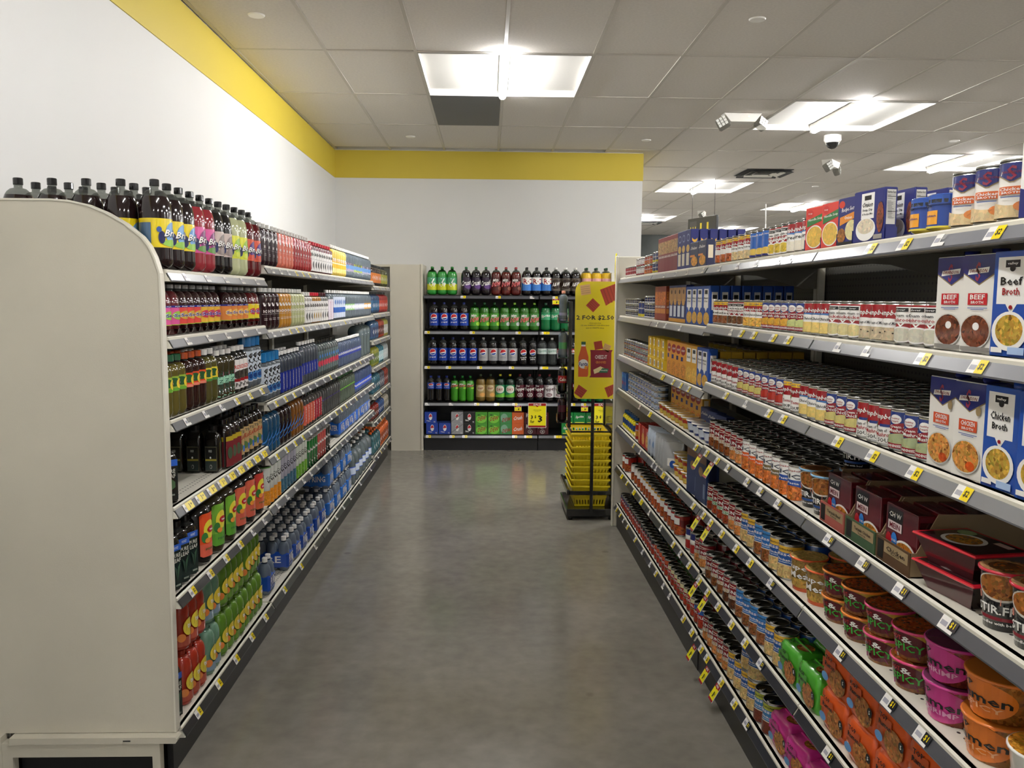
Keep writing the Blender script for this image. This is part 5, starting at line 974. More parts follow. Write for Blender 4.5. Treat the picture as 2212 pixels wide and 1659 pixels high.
jar = bottle('bouillon_jar', .036, .082, H('c9b23c'), H('2450a8'), H('24469a'), 1.1, shoulder=.86, neck=.034, labz=(.1, .76), capR=.036, caph=.022, petal=False, items=[('r', -.7, .1, .15, .7, H('eaa22c')), ('t', 'Chicken', -.3, .5, .7, .1, NAVY), ('t', 'valley', -.4, .88, .6, .08, K_), ('r', -1.9, 1.9, 0, .08, H('d8c83c'))], m=gl)
jar['cat'] = 'jar'; Rn(0, jar, 'small blue-lidded yellow bouillon jar', 1.81, 1.96, 2, turn=.45, back=.006)
on = soupbox('onion'); Rn(0, on, 'navy onion soup mix box', 2.09, 2.23, 1, turn=.12, rows=4, dgap=.045)
Rn(0, soupbox('recipe'), 'blue and orange recipe soup box', 2.225, 2.335, 1, turn=.08)
Rn(0, soupbox('noodle'), 'red noodle soup box', 2.338, 2.57, 2, turn=.08)
Rn(0, soup('white'), 'red-topped can, light blue band', 2.575, 2.77, 3)
Rn(0, clover('d9c24a', ('cream of', 'corn'), .5), 'red and white can, yellow food', 2.77, 2.955, 3, gap=-.01)
Rn(0, can('condensed_soup_can', .032, .1015, [('r', -1.3, 1.3, .8, .95, H('2f6ac0')), ('t', 'pasta soup', 0, .87, 1.2, .1, W_), ('e', .2, .2, .5, .15, H('e8c45a')), ('r', -1.9, 1.9, 0, .08, NAVY)], H('2a62b8')), 'bright blue pasta soup can', 2.96, 3.165, 3)
Rn(0, soup('stars'), 'red can, yellow top, cream picture', 3.17, 3.40, 3); Rn(0, soup('beefy'), 'red can, yellow top, rust picture', 3.41, 3.65, 3)
Rf(0, macbox(H('2b3152'), 'deluxe'), 'dark blue deluxe macaroni box', 3.76, 4.06, 2, turn=.05)
nb = pastabox('navy'); Rf(0, nb, 'navy pasta box, yellow smile', 4.075, 4.16, 1, turn=.1, rows=6); Rf(0, nb, 'navy pasta box, pale oval', 4.16, 4.335, 2, turn=.1, rows=2)
Rf(0, pastabox('maroon'), 'maroon spaghetti box', 4.34, 4.83, 6, turn=.1)
sc = lambda b1, b2, R=.037, h=.075, tex=None: midcan('small_food_can', H(b1), [(0, .2, H(b2))], R, h, tex)
Rf(0, sc('2c3a6a', 'd8c83c', .0375, .062), 'navy can with yellow stripe', 4.88, 5.04, 2, stack=2, rows=2)
Rf(0, sc('9a3a24', 'c8a070', .036, .058, H('b86a3a', 1)), 'rust red canned meat', 5.06, 5.29, 3, stack=2)
Rf(0, sc('c9c2c0', '8a2430', .033, .055), 'white and red small can', 5.3, 5.58, 4, stack=2); Rf(0, sc('8a2430', 'd8d0c8', .033, .07), 'crimson small can', 5.6, 6.02, 6)
# --- second
Rn(1, bluebroth('Beef'), 'blue beef broth carton', 1.39, 1.60, 2, turn=.1)
Rn(1, broth('beef'), 'white beef broth carton, red square', 1.603, 1.805, 2, turn=.1)
Rn(1, clover('cfcfc0', ('Cream of', 'Mushroom'), .2), 'red can, pale mushroom bowl', 1.81, 2.01, 3); Rn(1, soup('cream'), 'red and cream mushroom soup can', 2.012, 2.205, 3)
Rn(1, clover('d8cf9a', ('Cream of', 'Chicken'), .3), 'red can, pale chicken bowl', 2.207, 2.405, 3); Rn(1, soup('chicken'), 'red can, golden lower half', 2.407, 2.60, 3)
Rn(1, bluesoup('c8d08a', .3, ('Cream of', 'Celery')), 'blue and red can, green soup', 2.605, 2.74, 2); Rn(1, bluesoup('d8a83c', .8, ('Chicken', 'with Rice')), 'blue and red can, orange soup', 2.742, 2.995, 4)
Rn(1, soup('noodle'), 'red can, yellow top, golden noodles', 3.0, 3.22, 3); Rn(1, clover('6a4a34', ('beef', 'vegetable'), 1), 'white and red can, brown food', 3.225, 3.435, 3); Rn(1, soup('brown'), 'red can, yellow top, brown picture', 3.44, 3.65, 3)
mb = macbox(BLUE, 'blue'); Rf(1, mb, 'blue macaroni box, nearest row', 3.69, 3.79, 1, turn=.08, rows=8); Rf(1, mb, 'bright blue macaroni box', 3.80, 4.11, 3, turn=.08, rows=2)
Rf(1, pastabox('tan'), 'tan and navy pasta box', 4.13, 4.50, 4, turn=.08); Rf(1, pastabox('brown'), 'red-brown lasagne box', 4.62, 4.89, 3, turn=.08)
Rf(1, sc('26305a', 'c9c9d4', .0375, .045), 'low navy can', 4.95, 5.26, 4, stack=3); Rf(1, sc('2a3a7a', 'd8c83c', .042, .1), 'tall navy and yellow can', 5.3, 5.48, 2); Rf(1, sc('3a3a44', 'c8c8c8', .033, .04), 'low charcoal can', 5.5, 5.98, 7, stack=3)
# --- third
Rn(2, bluebroth('Chicken'), 'blue chicken broth carton', 1.39, 1.605, 2, turn=.1)
Rn(2, broth('chicken'), 'white chicken broth carton, orange square', 1.607, 1.81, 2, turn=.1)
r5 = dict(rows=6, dgap=.002)
Rn(2, bluesoup('a9b48a', .3, ('Cream of', 'Mushroom')), 'blue and red can, sage green soup', 1.815, 2.01, 3, **r5); Rn(2, soup('mushroomw'), 'red and white mushroom soup can', 2.012, 2.19, 3, **r5)
Rn(2, bluesoup('d2c47a', .25, ('Cream of', 'Chicken')), 'blue and red can, pale yellow soup', 2.20, 2.40, 3, **r5); Rn(2, soup('chicken'), 'red can, blue band, yellow broth', 2.402, 2.61, 3, **r5)
Rn(2, soup('tomatoy'), 'red tomato soup can, yellow rim', 2.614, 2.752, 2, **r5); Rn(2, bluesoup('b8382c', .1, ('Healthy', 'Tomato')), 'blue and red can, tomato soup', 2.757, 2.98, 3, **r5)
Rn(2, bluesoup('d8cc7a', .4, ('Chicken', 'Noodle')), 'blue and red can, noodle soup', 2.985, 3.262, 4, **r5); Rn(2, soup('tomato'), 'red and white tomato soup can', 3.265, 3.655, 5, gap=.01, **r5)
Rf(2, macbox(BLUE, 'blue'), 'low blue macaroni box', 3.69, 3.86, 2, turn=.1, gap=-.02); Rf(2, macbox(H('e0a82c'), 'shell'), 'tall yellow shells box', 3.88, 4.08, 2, turn=.1, rows=1); dkb = carton('shells_box', .098, .05, .165, H('c8a02c'), [('r', -.8, .8, .2, .75, W_)], [('r', -.75, .75, .15, .72, H('cfc9c9')), ('r', -.35, .35, .45, .6, K_)])
put('R', fa[2], Q[2], dkb, 'yellow shells box in the receding line', 3.70, 3.80, 1, rows=7, back=.07)
Rf(2, macbox(H('e8a33c'), 'velv'), 'amber cheese macaroni box', 4.09, 4.53, 4, turn=.1); yx = carton('yellow_food_box', .10, .09, .058, H('e3c02c'), [('e', -.5, .5, .4, .4, H('c8902c')), ('r', .1, .8, .15, .85, W_), ('r', .2, .7, .3, .7, H('9a9aa8'))], [('r', -.5, .5, .2, .8, W_), ('r', -.3, .3, .3, .7, H('8a8a98'))]); Rf(2, yx, 'flat yellow food box', 4.60, 5.08, 4, stack=3, turn=0)
yt = midcan('mustard_yellow_tin', H('a8962a'), [(.3, .5, H('c8b43c'))], .05, .075); put('R', fa[2], Q[2], yt, 'yellow drink powder tin at the back', 3.75, 4.98, 11, back=.34, stack=2, group='yellow tins at the back of the third shelf')
Rf(2, sc('7a7a80', 'b03a34', .0415, .038), 'flat grey fish can', 5.12, 5.55, 5, stack=3); Rf(2, sc('5a5a60', 'a8602c', .0415, .038), 'flat charcoal fish can', 5.56, 6.02, 5, stack=3)
# --- fourth
Rn(3, stirfry(False), 'black stir-fry noodle cup, red lid', 1.43, 1.63, 2, turn=.5)
cbw = chowbowl(); Rn(3, cbw, 'black noodle bowl with red lid', 1.645, 1.845, 1, stack=2, turn=.12, back=.02)
def tray(col, y0, lbl, word, w_=.165):
    d, h = .33, .15; th = .003; c_ = H('8a7456')
    t = thing('display_tray', f'{lbl} cardboard display tray of noodle boxes, fourth right shelf', 'tray', (R0X+.02, y0+w_/2, nr[3]+.001), -PI/2, 'cardboard noodle trays')
    for x in (-w_/2, w_/2-th): obj('tray_side', G().prism([(0, 0), (d, 0), (d, h), (.06, h), (.012, .058), (0, .058)], 'x', x, x+th, c_), t)
    obj('tray_base', G().box(-w_/2, w_/2, 0, d, 0, th, c_), t); obj('tray_back', G().box(-w_/2, w_/2, d-th, d, 0, h, c_), t)
    f = G().box(-w_/2, w_/2, -.003, 0, 0, .058, col); S = lambda u, v, o: (u*w_/2, -.003-o, v*.058)
    art(f, S, [('r', -.92, -.55, .1, .9, H('15120f')), ('r', -.5, .92, .45, .92, H('a08a66')), ('t', word, .2, .68, 1.1, .2, H('2a2018')), ('t', 'FLAVOR', .2, .54, .5, .08, H('2a2018'))], False, pr, .0004); obj('tray_front', f, t)
    for i in range(4):
        place(chb, R0X+.02+.04+.064*i, y0+w_/2, nr[3]+.0055, -PI/2+random.uniform(-.02, .02), f'dark red noodle box, {nth(i)} in the {lbl} tray, fourth right shelf', 'noodle boxes in cardboard trays')
chb = chowbox(); tray(H('a8564a'), 2.225, 'red-fronted', 'Teriyaki Beef'); tray(H('3f5a3c'), 2.04, 'green-fronted', 'Teriyaki Chicken', .175); tray(H('5a4028'), 1.865, 'brown-fronted', 'Chicken')
sb = stirfry(True); Rn(3, sb, 'black stir-fry noodle cup, blue lid', 2.405, 2.60, 2, stack=1, turn=.5); put('R', nr[3], Q[3], sb, 'black stir-fry noodle cup in stack', 2.47, 2.58, 1, back=.13, stack=2, turn=.5)
r4 = dict(rows=4, dgap=.002)
Rn(3, hoops(H('2f56a8')), 'white can, blue panel', 2.603, 2.765, 2, **r4); Rn(3, hoops(H('7a6a4a')), 'white can, brown panel', 2.767, 2.93, 2, **r4); Rn(3, hoops(H('e0602c')), 'white can, orange panel', 2.932, 3.175, 3, **r4)
Rn(3, chunky('tan'), 'maroon can, tan picture', 3.178, 3.34, 2, **r4); Rn(3, chunky('brown'), 'maroon can, brown stew', 3.342, 3.655, 4, gap=-.003, **r4)
Rf(3, macbox(H('26376e'), 'deluxe'), 'navy deluxe macaroni box', 3.70, 4.10, 3, turn=.1, back=.10); ya = macbox(H('e0a83c'), 'velv'); ya['h'] = .178; Rf(3, ya, 'amber macaroni box behind cups', 4.12, 4.78, 6, back=.10, turn=.15)
yc = cup('macaroni_cup', .033, .042, .058, H('dfa93a'), [('e', .1, .5, .5, .3, H('b8422c')), ('e', .1, .3, .5, .2, H('d8c05a', .4))], W_, H('d8b45a')); yc2 = cup('macaroni_cup', .033, .042, .058, H('23377e'), [('r', -.3, .5, .2, .8, H('c8d0e0')), ('e', .8, .4, .3, .3, H('c98a3c'))], W_, H('c8c8cc'))
Rf(3, yc2, 'blue macaroni cup', 3.68, 4.10, 4); Rf(3, yc, 'yellow macaroni cup', 4.11, 4.78, 7)
tb_ = lambda c1, c2: tuna(H(c1), H(c2)); Rf(3, tb_('6a8ab8', 'c8d4e4'), 'pale blue tuna can', 4.82, 4.99, 2, stack=4); Rf(3, tb_('23408a', 'a8b4d4'), 'royal blue tuna can', 5.0, 5.44, 5, stack=4); Rf(3, tb_('1f3a6a', '8aa4c8'), 'dark blue tuna can', 5.46, 5.80, 4, stack=4); Rf(3, carton('sardine_box', .05, .03, .12, H('1f5aa0'), [('r', -.8, .8, .3, .5, RED), ('t', 'FIN', 0, .8, 1, .15, H('3fc0d8'))]), 'bright blue fish box', 5.85, 6.04, 3)
# --- fifth
wc = cup('soup_cup', .05, .062, .095, H('e2e0da'), [('poly', [(.1, .95), (.7, .95), (.5, .5), (.2, .55)], RED), ('t', 'Yaki', -.2, .4, 1.0, .3, H('a82a3a'), .1), ('t', 'cheese', -.2, .15, 1, .15, H('a82a3a'))], W_, H('d8a03c', .8)); Rn(4, wc, 'white soup cup, red lettering', 1.38, 1.52, 1, turn=.6)
Rn(4, ramen(False), 'orange ramen bowl', 1.525, 1.68, 1, stack=2, turn=.45, rows=2); Rn(4, ramen(True), 'magenta ramen bowl', 1.682, 1.835, 1, stack=2, turn=.45, rows=2)
Rn(4, hotbowl(True), 'spicy noodle bowl, pink rim', 1.84, 2.13, 2, stack=2, turn=.5, rows=2); Rn(4, hotbowl(False), 'spicy noodle bowl, orange rim', 2.133, 2.40, 2, gap=-.01, stack=2, turn=.5, rows=2)
Rn(4, bigmeal(), 'tall noodle cup, orange rim', 2.405, 2.655, 2, gap=-.01, turn=.5, rows=2)
Rn(4, prog('yel'), 'blue soup can with yellow top', 2.66, 2.828, 2, **r4); Rn(4, prog('blue'), 'light blue soup can', 2.83, 3.0, 2, **r4); Rn(4, prog('yel'), 'blue can, yellow top, farther pair', 3.0, 3.16, 2, gap=-.01, **r4)
Rn(4, chunky('tan'), 'maroon can, tan picture', 3.162, 3.33, 2, **r4); Rn(4, chunky('green'), 'maroon can, green panel', 3.332, 3.655, 4, **r4)
bb = carton('cracker_box', .15, .06, .225, H('22335e'), [('e', 0, .62, .4, .1, H('9a7a4a')), ('r', -1, 1, .8, 1, H('7a5a44')), ('r', .5, .85, .1, .4, H('6a7a98'))], [('r', -.6, .6, .1, .9, H('161f42'))]); Rf(4, bb, 'tall navy box with brown top', 3.67, 3.98, 2, turn=.1)
Rf(4, yc2, 'small blue pasta cup', 3.99, 4.08, 1); Rf(4, yc, 'yellow pasta cup', 4.09, 4.36, 3, stack=2)
def bag(nm, col, its, w_=.13, d=.05, h=.16):
    g = G(); n = 24; st = 0
    for j in range(7):
        v = j/6
        for i in range(n):
            a_ = 2*PI*i/n; k = math.sin(PI*min(1, max(.06, v)))**.45; g.v.append((w_/2*math.cos(a_)*(.92+.08*k), d/2*math.sin(a_)*k+.002*math.sin(5*a_+j), h*v))
    for j in range(6):
        for i in range(n): g.f.append((j*n+i, j*n+(i+1) % n, (j+1)*n+(i+1) % n, (j+1)*n+i)); g.c.append(col); g.m.append(gl); g.s.append(True)
    g.f.append(tuple(range(n))[::-1]); g.c.append(col); g.m.append(gl); g.s.append(False)
    art(g, S_front(w_*.7, d*1.05, h*.15, h*.65), its, False, gl, .001)
    return P(nm, 'bag', g.mesh(nm), [('sealed_edge', G().box(-w_/2*.96, w_/2*.96, -.0012, .0012, h-.004, h+.012, col, gl).mesh('sealed_edge'), (0, 0, 0))], w_, d, h)
Rf(4, bag('foil_bag', H('b8bcc0'), [('r', -.5, .5, .1, .5, W_), ('e', .2, .2, .4, .2, H('2f5ab0'))]), 'silver foil bag', 4.38, 4.66, 4, turn=.9, gap=-.06); Rf(4, bag('rice_bag', H('c4d2e4'), [('e', 0, .5, .5, .3, H('5a8ac8'))]), 'pale blue rice bag', 4.68, 4.95, 3, turn=.6, gap=-.05)
Rf(4, carton('red_meal_box', .10, .035, .13, H('b02a24'), [('e', 0, .4, .7, .3, H('d8a86a', .6)), ('t', 'K', .2, .8, .4, .2, W_)], [('r', -.6, .6, .1, .9, H('8a1c1c'))]), 'red boxed dinner', 4.98, 5.36, 3, rows=3); Rf(4, midcan('small_food_can', H('a82a1c'), [(.2, .6, H('c8862c'))], .037, .11), 'red and gold can', 5.4, 5.49, 1)
Rf(4, bottle('lemon_juice_bottle', .028, .13, H('d8c81c'), H('2a5a9a'), H('24407a'), 1.1, shoulder=.6, labz=(.3, .6)), 'yellow squeeze bottle, blue label', 5.52, 6.0, 7)
# --- sixth
op = noodlepack(H('d8581f'), ('TOP', 'Ramen'), 1); gp = noodlepack(H('4aa82c'), ('TOP', 'Ramen'), 1); pp = noodlepack(H('d8389a'), ('TOP', 'Ramen'), 1)
Rn(5, op, 'orange noodle multipack', 1.50, 2.335, 5, stack=2, turn=.1, back=.02); Rn(5, gp, 'green noodle multipack', 2.345, 2.665, 2, rows=2, turn=.08)
Rn(5, prog('yel'), 'blue vegetable soup can, yellow top', 2.67, 2.845, 2, **r4); Rn(5, prog('blue'), 'sky blue vegetable soup can', 2.848, 3.195, 4, **r4)
Rn(5, chunky('dark'), 'maroon can, dark stew picture', 3.20, 3.365, 2, **r4); Rn(5, chunky('brown'), 'maroon can, brown stew picture', 3.37, 3.655, 3, gap=.01, **r4)
Rf(5, chunky('tan'), 'maroon chunky can, tan picture', 3.68, 3.85, 2, **r4); Rf(5, can('bean_can', .0415, .112, [('r', -1.9, 1.9, .6, 1, NAVY), ('w', -1, 1, lambda u: .5, lambda u: .7, W_), ('e', .2, .25, .8, .22, H('a8201c'))], H('d9d2c4'), LIDK), 'navy and white can, red fruit', 3.86, 4.04, 2, rows=3)
rv = lambda c1, c2: can('ravioli_can', .0415, .112, [('r', -1.9, 1.9, .8, 1, H(c2)), ('r', -.4, .4, .55, .9, W_), ('e', .1, .25, .8, .25, H('a8542c', 1))], H(c1), LIDK, True)
Rf(5, rv('7a1c1c', '9a2a24'), 'dark red ravioli can', 4.2, 4.55, 4, rows=4); Rf(5, rv('a8361c', 'c8902c'), 'orange-red pasta can, gold band', 4.57, 5.27, 8, rows=4); Rf(5, rv('6a2018', 'd8d0c8'), 'brown-red pasta can', 5.29, 5.62, 3, rows=4); Rf(5, rv('b02418', 'b02418'), 'bright red can', 5.8, 5.98, 2, rows=2)
# --- bottom
Rn(6, pp, 'hot pink noodle multipack', 2.27, 2.75, 3, turn=.1, back=.02, rows=2)
Rn(6, prog('grn'), 'blue soup can, green top', 2.755, 2.925, 2, **r4); Rn(6, prog('yel'), 'navy soup can, yellow top', 2.927, 3.095, 2, stack=2, rows=2); Rn(6, prog('yel'), 'navy soup can with yellow shoulder', 3.097, 3.265, 2, **r4)
Rn(6, chunky('tan'), 'maroon can, pale picture', 3.268, 3.655, 5, gap=-.005, **r4)
rt_ = lambda c1, c2, R=.0335, h=.095: can('tomato_can', R, h, [('r', -1.9, 1.9, .75, 1, H(c2)), ('r', -.7, .5, .45, .75, RED), ('t', 'STYLE', 0, .6, 1, .15, W_), ('e', .1, .2, .7, .2, H('a8301c', .6))], H(c1), LIDK, True)
Rf(6, rt_('b8432c', '2a5aa8'), 'blue-topped tomato can', 3.68, 3.82, 2, rows=4); Rf(6, rt_('5a8a5a', 'd8cca0'), 'green and cream tomato can', 3.83, 4.4, 8, rows=4); Rf(6, rt_('4a7a4a', 'c8502c'), 'green chilli can, orange top', 4.42, 4.78, 5, rows=3)
Rf(6, rt_('44546a', '23272c'), 'slate grey bean can', 4.8, 5.22, 6, rows=3); Rf(6, rt_('5a2420', '3a2420'), 'dark brown chilli can', 5.24, 5.66, 6, rows=3); Rf(6, rt_('28305a', '4a4a6a'), 'navy hash can', 5.68, 6.02, 5, rows=3)
# ================================================================ SALE TAGS
g = G(); S = lambda u, v, o: (u*.0275, -o, -.075+.075*v); g.box(-.0275, .0275, 0, .0008, -.075, 0, W_, gl)
art(g, S, [('r', -.96, .96, .0, .12, RED), ('r', -.96, .96, .12, .74, H('f6ea1e')), ('r', -.96, .96, .74, 1, RED), ('poly', [(-.3, .76), (0, .68), (.3, .76)], RED), ('t', 'SALE', 0, .86, 1.0, .12, W_), ('t', '2', -.55, .35, .2, .1, K_), ('t', '1', .15, .4, .25, .3, K_), ('t', '50', .55, .45, .3, .16, K_)], False, gl, .0004)
SALE = g.mesh('sale_tag')
g = G(); art(g, lambda u, v, o: (u*.02, -.001-o, v*.02), [('r', -1, 1, 0, 1, W_)], False, gl); CLIP = G().box(-.012, .012, -.0005, .0015, 0, .03, H('e8e8e4'), cl).mesh('tag_clip')
for i, (z, y, wh) in enumerate(((nr[3], 3.63, 'below the fourth right shelf at the unit joint'), (nr[3], 3.44, 'below the fourth right shelf under the stew cans'), (nr[4], 3.63, 'below the fifth right shelf at the unit joint'), (nr[4], 3.46, 'below the fifth right shelf under green panel cans'), (nr[5], 3.64, 'below the sixth right shelf at the unit joint'), (nr[5], 3.47, 'below the sixth right shelf under maroon cans'),
        (nr[6], 3.63, 'on the bottom right shelf, farthest'), (nr[6], 3.40, 'on the bottom right shelf, middle of three'), (nr[6], 3.24, 'on the bottom right shelf, nearest'))):
    o = obj('sale_tag', SALE, None, (R0X-.0155, y, z-.035)); o.rotation_euler = (-.52, 0, -PI/2)
    tag(o, 'small yellow and red sale tag hanging '+wh, 'sale tag', 'sale tags hanging along the right shelves'); obj('tag_clip', CLIP, o)
for px, z, wh in ((1197, BZ[0], 'under the top back shelf'), (1117.5, BZ[3], 'above the orange carton'), (1262, BZ[3], 'behind the basket stand')):
    o = obj('sale_tag', SALE, None, (X9(px)+.054, 9.19, z-.035)); o.scale = (1.4, 1, .85); tag(o, 'small yellow shelf sale tag '+wh, 'sale tag', 'small sale tags on the soda shelves')
g = G(); S = lambda u, v, o: (u*.096, -o, -.268+.268*v); g.box(-.1, .1, 0, .001, -.272, .004, W_, gl)
art(g, S, [('r', -1, 1, 0, .08, RED), ('r', -1, 1, .08, .89, H('f6ea1e')), ('r', -1, 1, .89, 1, RED), ('poly', [(-.2, .9), (0, .84), (.2, .9)], RED), ('t', 'SALE', 0, .945, .9, .07, W_), ('t', 'WHEN YOU BUY THREE', 0, .72, .9, .03, H('6a6420')), ('t', 'any flavor', 0, .66, .6, .025, H('6a6420')), ('t', '3', -.6, .43, .25, .15, K_), ('t', 'for', -.55, .25, .45, .13, K_), ('t', '$', -.2, .44, .2, .13, K_), ('t', '3', .35, .36, .5, .28, K_)], False, gl, .0005)
BIG = g.mesh('sale_sign')
for px, wh in ((1159, 'hanging in front of the maroon soda cartons'), (1300, 'half hidden behind the basket stand pole')):
    tag(obj('sale_sign', BIG, None, (X9(px)+.054, 9.17, .535)), 'yellow and red 3 for $3 sale sign '+wh, 'sign', 'large sale signs on the soda shelves')
# ================================================================ BASKET STAND WITH YELLOW BOARD
SX, SY = .79, 6.56
t = thing('basket_stand', 'black floor stand with centre pole holding stacked yellow baskets', 'stand', (SX, SY, 0))
w2, d2 = .185, .29
obj('stand_base', G().box(-w2, w2, -d2, d2, .025, .085, K_, gl, e=.006), t)
for x in (-w2+.03, w2-.03):
    for y in (-d2+.03, d2-.03): obj('foot', G().lathe([(0, 0, K_, pr), (.018, 0, K_, pr), (.018, .025, K_, pr), (0, .025, K_, pr)], 12), t, (x, y, 0))
obj('cradle_bar', G().box(-w2+.02, w2, -d2+.0, -d2+.02, .195, .225, K_, gl, e=.003), t); obj('cradle_bar', G().box(-w2+.0, -w2+.02, -d2, d2, .195, .235, K_, gl, e=.003), t); obj('cradle_bar', G().box(-w2, w2, d2-.02, d2, .195, .225, K_, gl, e=.003), t)
obj('front_pole', G().box(-.012, .012, -d2-.012, -d2+.006, .06, .95, K_, gl, e=.002), t)
obj('side_post', G().box(w2-.03, w2+.0, -d2+.02, -d2+.07, .06, 1.80, K_, gl, e=.003), t); obj('side_post', G().box(w2-.03, w2+.0, d2-.07, d2-.02, .06, 1.80, K_, gl, e=.003), t)
obj('side_panel', G().box(w2-.022, w2-.008, -d2+.06, d2-.06, .08, .9, K_, gl), t)
BH = .165; ww, dd = .141, .235   # basket half sizes at the rim
def basket():
    wb, db = ww-.028, dd-.035; th = .003; yc_ = (1, 1, 1, 0)
    root = G().box(-wb, wb, -db, db, 0, .004, yc_, pr)
    parts = [('base_panel', root.mesh('base_panel', [YPL]), (0, 0, 0))]
    def side(a0, a1, b0, b1, n):   # slatted side between bottom edge a0-a1 and top edge b0-b1
        g = G(); a0, a1, b0, b1 = map(Vector, (a0, a1, b0, b1)); nrm = (a1-a0).cross(b0-a0).normalized()*th
        def quad(u0, u1, v0, v1):
            def pt(u, v): return (a0.lerp(a1, u)).lerp(b0.lerp(b1, u), v)
            A = [pt(u0, v0), pt(u1, v0), pt(u1, v1), pt(u0, v1)]; Bq = [p+nrm for p in A]
            g.idx(A+Bq, [(0, 1, 2, 3), (7, 6, 5, 4), (0, 4, 5, 1), (1, 5, 6, 2), (2, 6, 7, 3), (3, 7, 4, 0)], yc_)
        for v0, v1 in ((0, .1), (.42, .54), (.86, 1)): quad(0, 1, v0, v1)
        for i in range(n+1):
            u = .04+.92*i/n; quad(max(0, u-.018), min(1, u+.018), .1, .86)
        return g.mesh('slatted_side', [YPL])
    B0, T0 = [(-wb, -db, 0), (wb, -db, 0), (wb, db, 0), (-wb, db, 0)], [(-ww, -dd, BH), (ww, -dd, BH), (ww, dd, BH), (-ww, dd, BH)]
    for i in range(4): parts.append(('slatted_side', side(B0[i], B0[(i+1) % 4], T0[i], T0[(i+1) % 4], 10 if i % 2 == 0 else 14), (0, 0, 0)))
    r = G(); o_ = .012
    for (x0, x1, y0, y1) in ((-ww-o_, ww+o_, -dd-o_, -dd+.002), (-ww-o_, ww+o_, dd-.002, dd+o_), (-ww-o_, -ww+.002, -dd, dd), (ww-.002, ww+o_, -dd, dd)): r.box(x0, x1, y0, y1, BH-.012, BH+.003, yc_, pr, e=.003)
    parts.append(('rim', r.mesh('rim', [YPL]), (0, 0, 0))); return parts
bp = basket()
def put_basket(z, k, handles, lbl):
    b_ = thing('shopping_basket', lbl, 'basket', (SX-.0, SY+.0, z), 0, 'yellow shopping baskets on the stand')
    for nm, me, lc in bp: obj(nm, me, b_, lc)
    if handles:
        for sy in (-1, 1):
            h_ = G(); ys = sy*(dd-.03); h_.box(-ww-.006, ww+.006, ys-.007, ys+.007, BH+.005, BH+.018, K_, gl, e=.003); h_.box(-ww-.012, -ww+.0, min(0, ys), max(0, ys), BH+.004, BH+.014, K_, gl); h_.box(ww, ww+.012, min(0, ys), max(0, ys), BH+.004, BH+.014, K_, gl); obj('handle', h_, b_)
    return b_
for k in range(9):
    put_basket(.088+.0505*k, k, k == 8, 'yellow shopping basket with black handles, topmost of the stack' if k == 8 else f'yellow shopping basket, {nth(k)} from the bottom of the nested stack')
# board with offer
t = thing('offer_board', 'tall yellow offer board reading 2 FOR $2.50 above the baskets', 'sign', (SX+.005, SY-d2-.016, 0))
x0, x1, z0, z1 = -.150, .150, .935, 1.808; r_ = .07
pts = [(x1, z0), (x1, z1), (x0+r_, z1)]+[(x0+r_-r_*math.sin(a_), z1-r_+r_*math.cos(a_)) for a_ in (PI/8, PI/4, 3*PI/8, PI/2)]+[(x0, z0+.03)]+[(x0+.03-.03*math.cos(a_), z0+.03-.03*math.sin(a_)) for a_ in (PI/4, PI/2)]
obj('board', G().prism(pts, 'y', -.006, .0, H('f0de2a'), gl), t)
pg = G(); S = lambda u, v, o: (u*.15, -.0062-o, z0+(z1-z0)*v)
CR1, CR2 = H('b8442c'), H('e0b478')
def cracker(cu, cv, s, rot, col, tx=.0):
    c_, s_ = math.cos(rot), math.sin(rot); Q_ = lambda a_, b_: (cu+(a_*c_-b_*s_)*s*5.82, cv+(a_*s_+b_*c_)*s)
    out = [('poly', [Q_(-.5, -.5), Q_(.5, -.5), Q_(.5, .5), Q_(-.5, .5)], col)]
    for k in (-.3, -.1, .1, .3): out.append(('poly', [Q_(-.45, k-.035), Q_(.45, k-.035), Q_(.45, k+.035), Q_(-.45, k+.035)], tuple(x*.68 for x in col[:3])+(0,)))
    return out
it = []
for a_ in ((-.5, .93, .085, .15, CR2), (.76, .89, .145, -1.2, CR1), (-.12, .80, .085, -.75, CR1), (.18, .46, .07, -1.4, CR1), (.60, .44, .06, -.4, CR2), (-.70, .06, .09, -.6, CR1), (.86, .07, .09, -1.2, CR1)): it += cracker(*a_)
it = [x if x[0] != 'poly' else ('poly', [(max(-.99, min(.99, u)), max(.005, min(.995, v))) for u, v in x[1]], x[2]) for x in it]
it += [('t', '2 FOR $2.50', 0, .693, 1.86, .043, K_), ('t', 'when you buy', 0, .648, .6, .012, H('8a7c1c')), ('t', '(1) one CHEEZ-IT 3.25-4.5oz item', 0, .628, 1.4, .013, H('5a5014')), ('t', 'and (1) FANTA 20oz', 0, .606, .9, .013, H('5a5014'))]
it += [('poly', [(-.80, .19), (-.34, .19), (-.30, .21), (-.30, .36), (-.42, .43), (-.45, .455), (-.66, .455), (-.69, .43), (-.80, .36)], H('d9622c')), ('r', -.66, -.46, .45, .468, W_), ('r', -.67, -.45, .465, .49, H('2a5a34')), ('e', -.55, .30, .24, .04, W_), ('t', 'Fanta', -.55, .30, .44, .035, NAVY, .05, .15), ('e', -.42, .27, .08, .015, H('f0a03c'))]
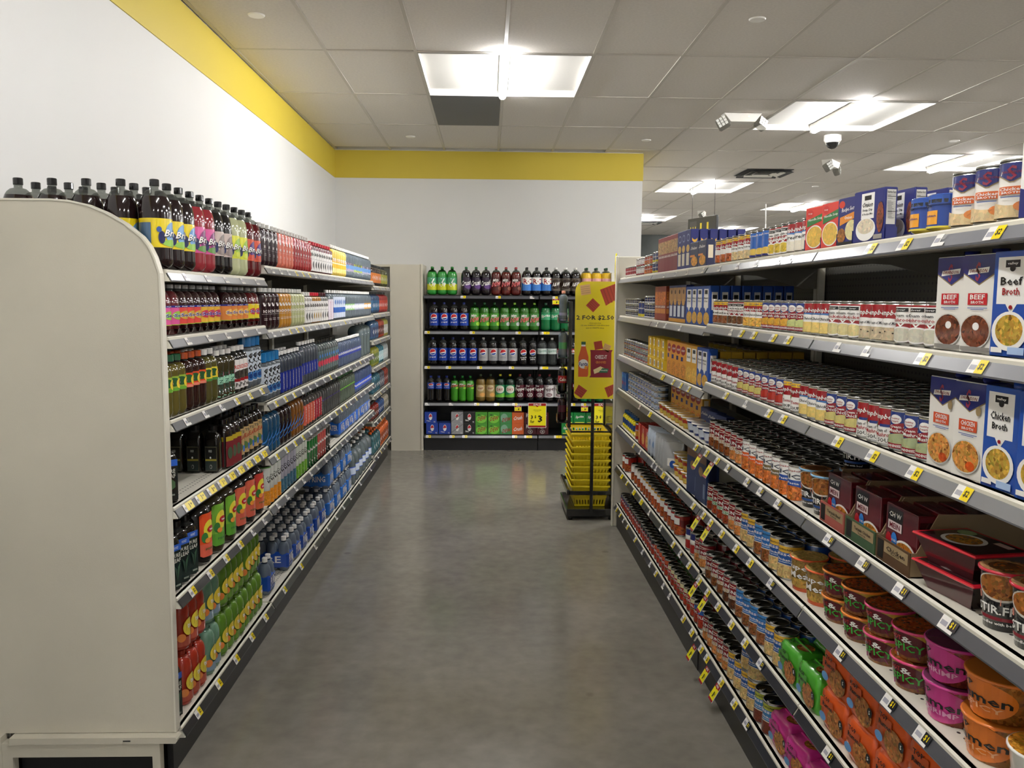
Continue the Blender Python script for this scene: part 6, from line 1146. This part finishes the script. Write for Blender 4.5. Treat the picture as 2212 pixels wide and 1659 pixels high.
it += [('poly', [(-.24, .185), (.88, .185), (.84, .205), (.84, .40), (.90, .42), (-.22, .42), (-.20, .40), (-.18, .205)], H('8c1f30')), ('t', 'CHEEZ-IT', .32, .36, .6, .032, W_), ('t', 'GROOVES', .32, .315, .52, .022, H('e8923c')), ('poly', [(-.05, .25), (.3, .28), (.5, .265), (.3, .235), (.0, .215)], H('ead9a0')), ('poly', [(.2, .225), (.65, .225), (.72, .26), (.4, .265)], H('2a6a4a')), ('t', 'WHITE', .48, .245, .35, .01, W_)]
def bp_(nm, items):
    g = G(); art(g, S, items, False, pr, .00022); obj(nm, g, t)
nl = [k for k, x in enumerate(it) if x[0] == 't' and x[1] == '2 FOR $2.50'][0]
for k in range(0, nl, 5): bp_('cracker_picture', it[k:k+5])
for k in range(nl, nl+4): bp_('lettering', [it[k]])
bp_('bottle_picture', it[nl+4:nl+10]); bp_('snack_bag_picture', it[nl+10:])
t = thing('round_top_sign', 'narrow yellow rounded sign seen edge-on above the offer board', 'sign', (SX+.165, SY-d2+.05, 0))
g = G(); n = 12; ov = [(.0+.10*math.cos(2*PI*k/24), 1.90+.12*math.sin(2*PI*k/24)) for k in range(24)]; g.prism(ov, 'x', -.003, .003, H('f0de2a'), gl); o = obj('sign_disc', g, t); o.rotation_euler = (0, 0, -.22)
obj('sign_bracket', G().box(-.004, .004, -.02, .02, 1.76, 1.80, K_, gl), t)
# narrow side rack of bottles on the left of the board
t = thing('bottle_side_rack', 'narrow black wire rack left of the offer board holding bottles', 'rack', (SX-.185, SY-.16, 0))
obj('rack_spine', G().box(.005, .03, -.05, .05, .70, 1.66, K_, gl, e=.003), t)
for z in (1.51, 1.24, .97, .75):
    g = G().box(-.072, .01, -.05, .05, z-.014, z-.006, K_, gl); g.box(-.074, -.070, -.05, .05, z-.006, z+.05, K_, gl); obj('rack_tray', g, t)
for z, p, d_ in ((1.51, water(H('8a8aa8'), h=.235, R=.034, cap=H('f0a890'), lz=(.05, .3)), 'clear bottle with peach cap, top of the narrow side rack'), (1.24, water(H('4a8a5a'), h=.22, R=.034, cap=H('2a5a34'), lz=(.3, .55)), 'clear bottle with green label, second in narrow side rack'), (.97, bottle('soda_bottle', .034, .22, DKB, K_, RED, .8, shoulder=.66, labz=(.35, .6), items=[('t', 'Coke', 0, .5, 1, .5, W_)]), 'small cola bottle with red label in narrow side rack'), (.75, bottle('soda_bottle', .034, .21, H('2c1216'), K_, H('4a1422'), .8, shoulder=.66, labz=(.35, .6)), 'small maroon-label bottle at the bottom of narrow side rack')):
    place(p, SX-.185-.034, SY-.16, z-.0055, random.uniform(-.2, .2), d_, 'bottles in the narrow side rack')
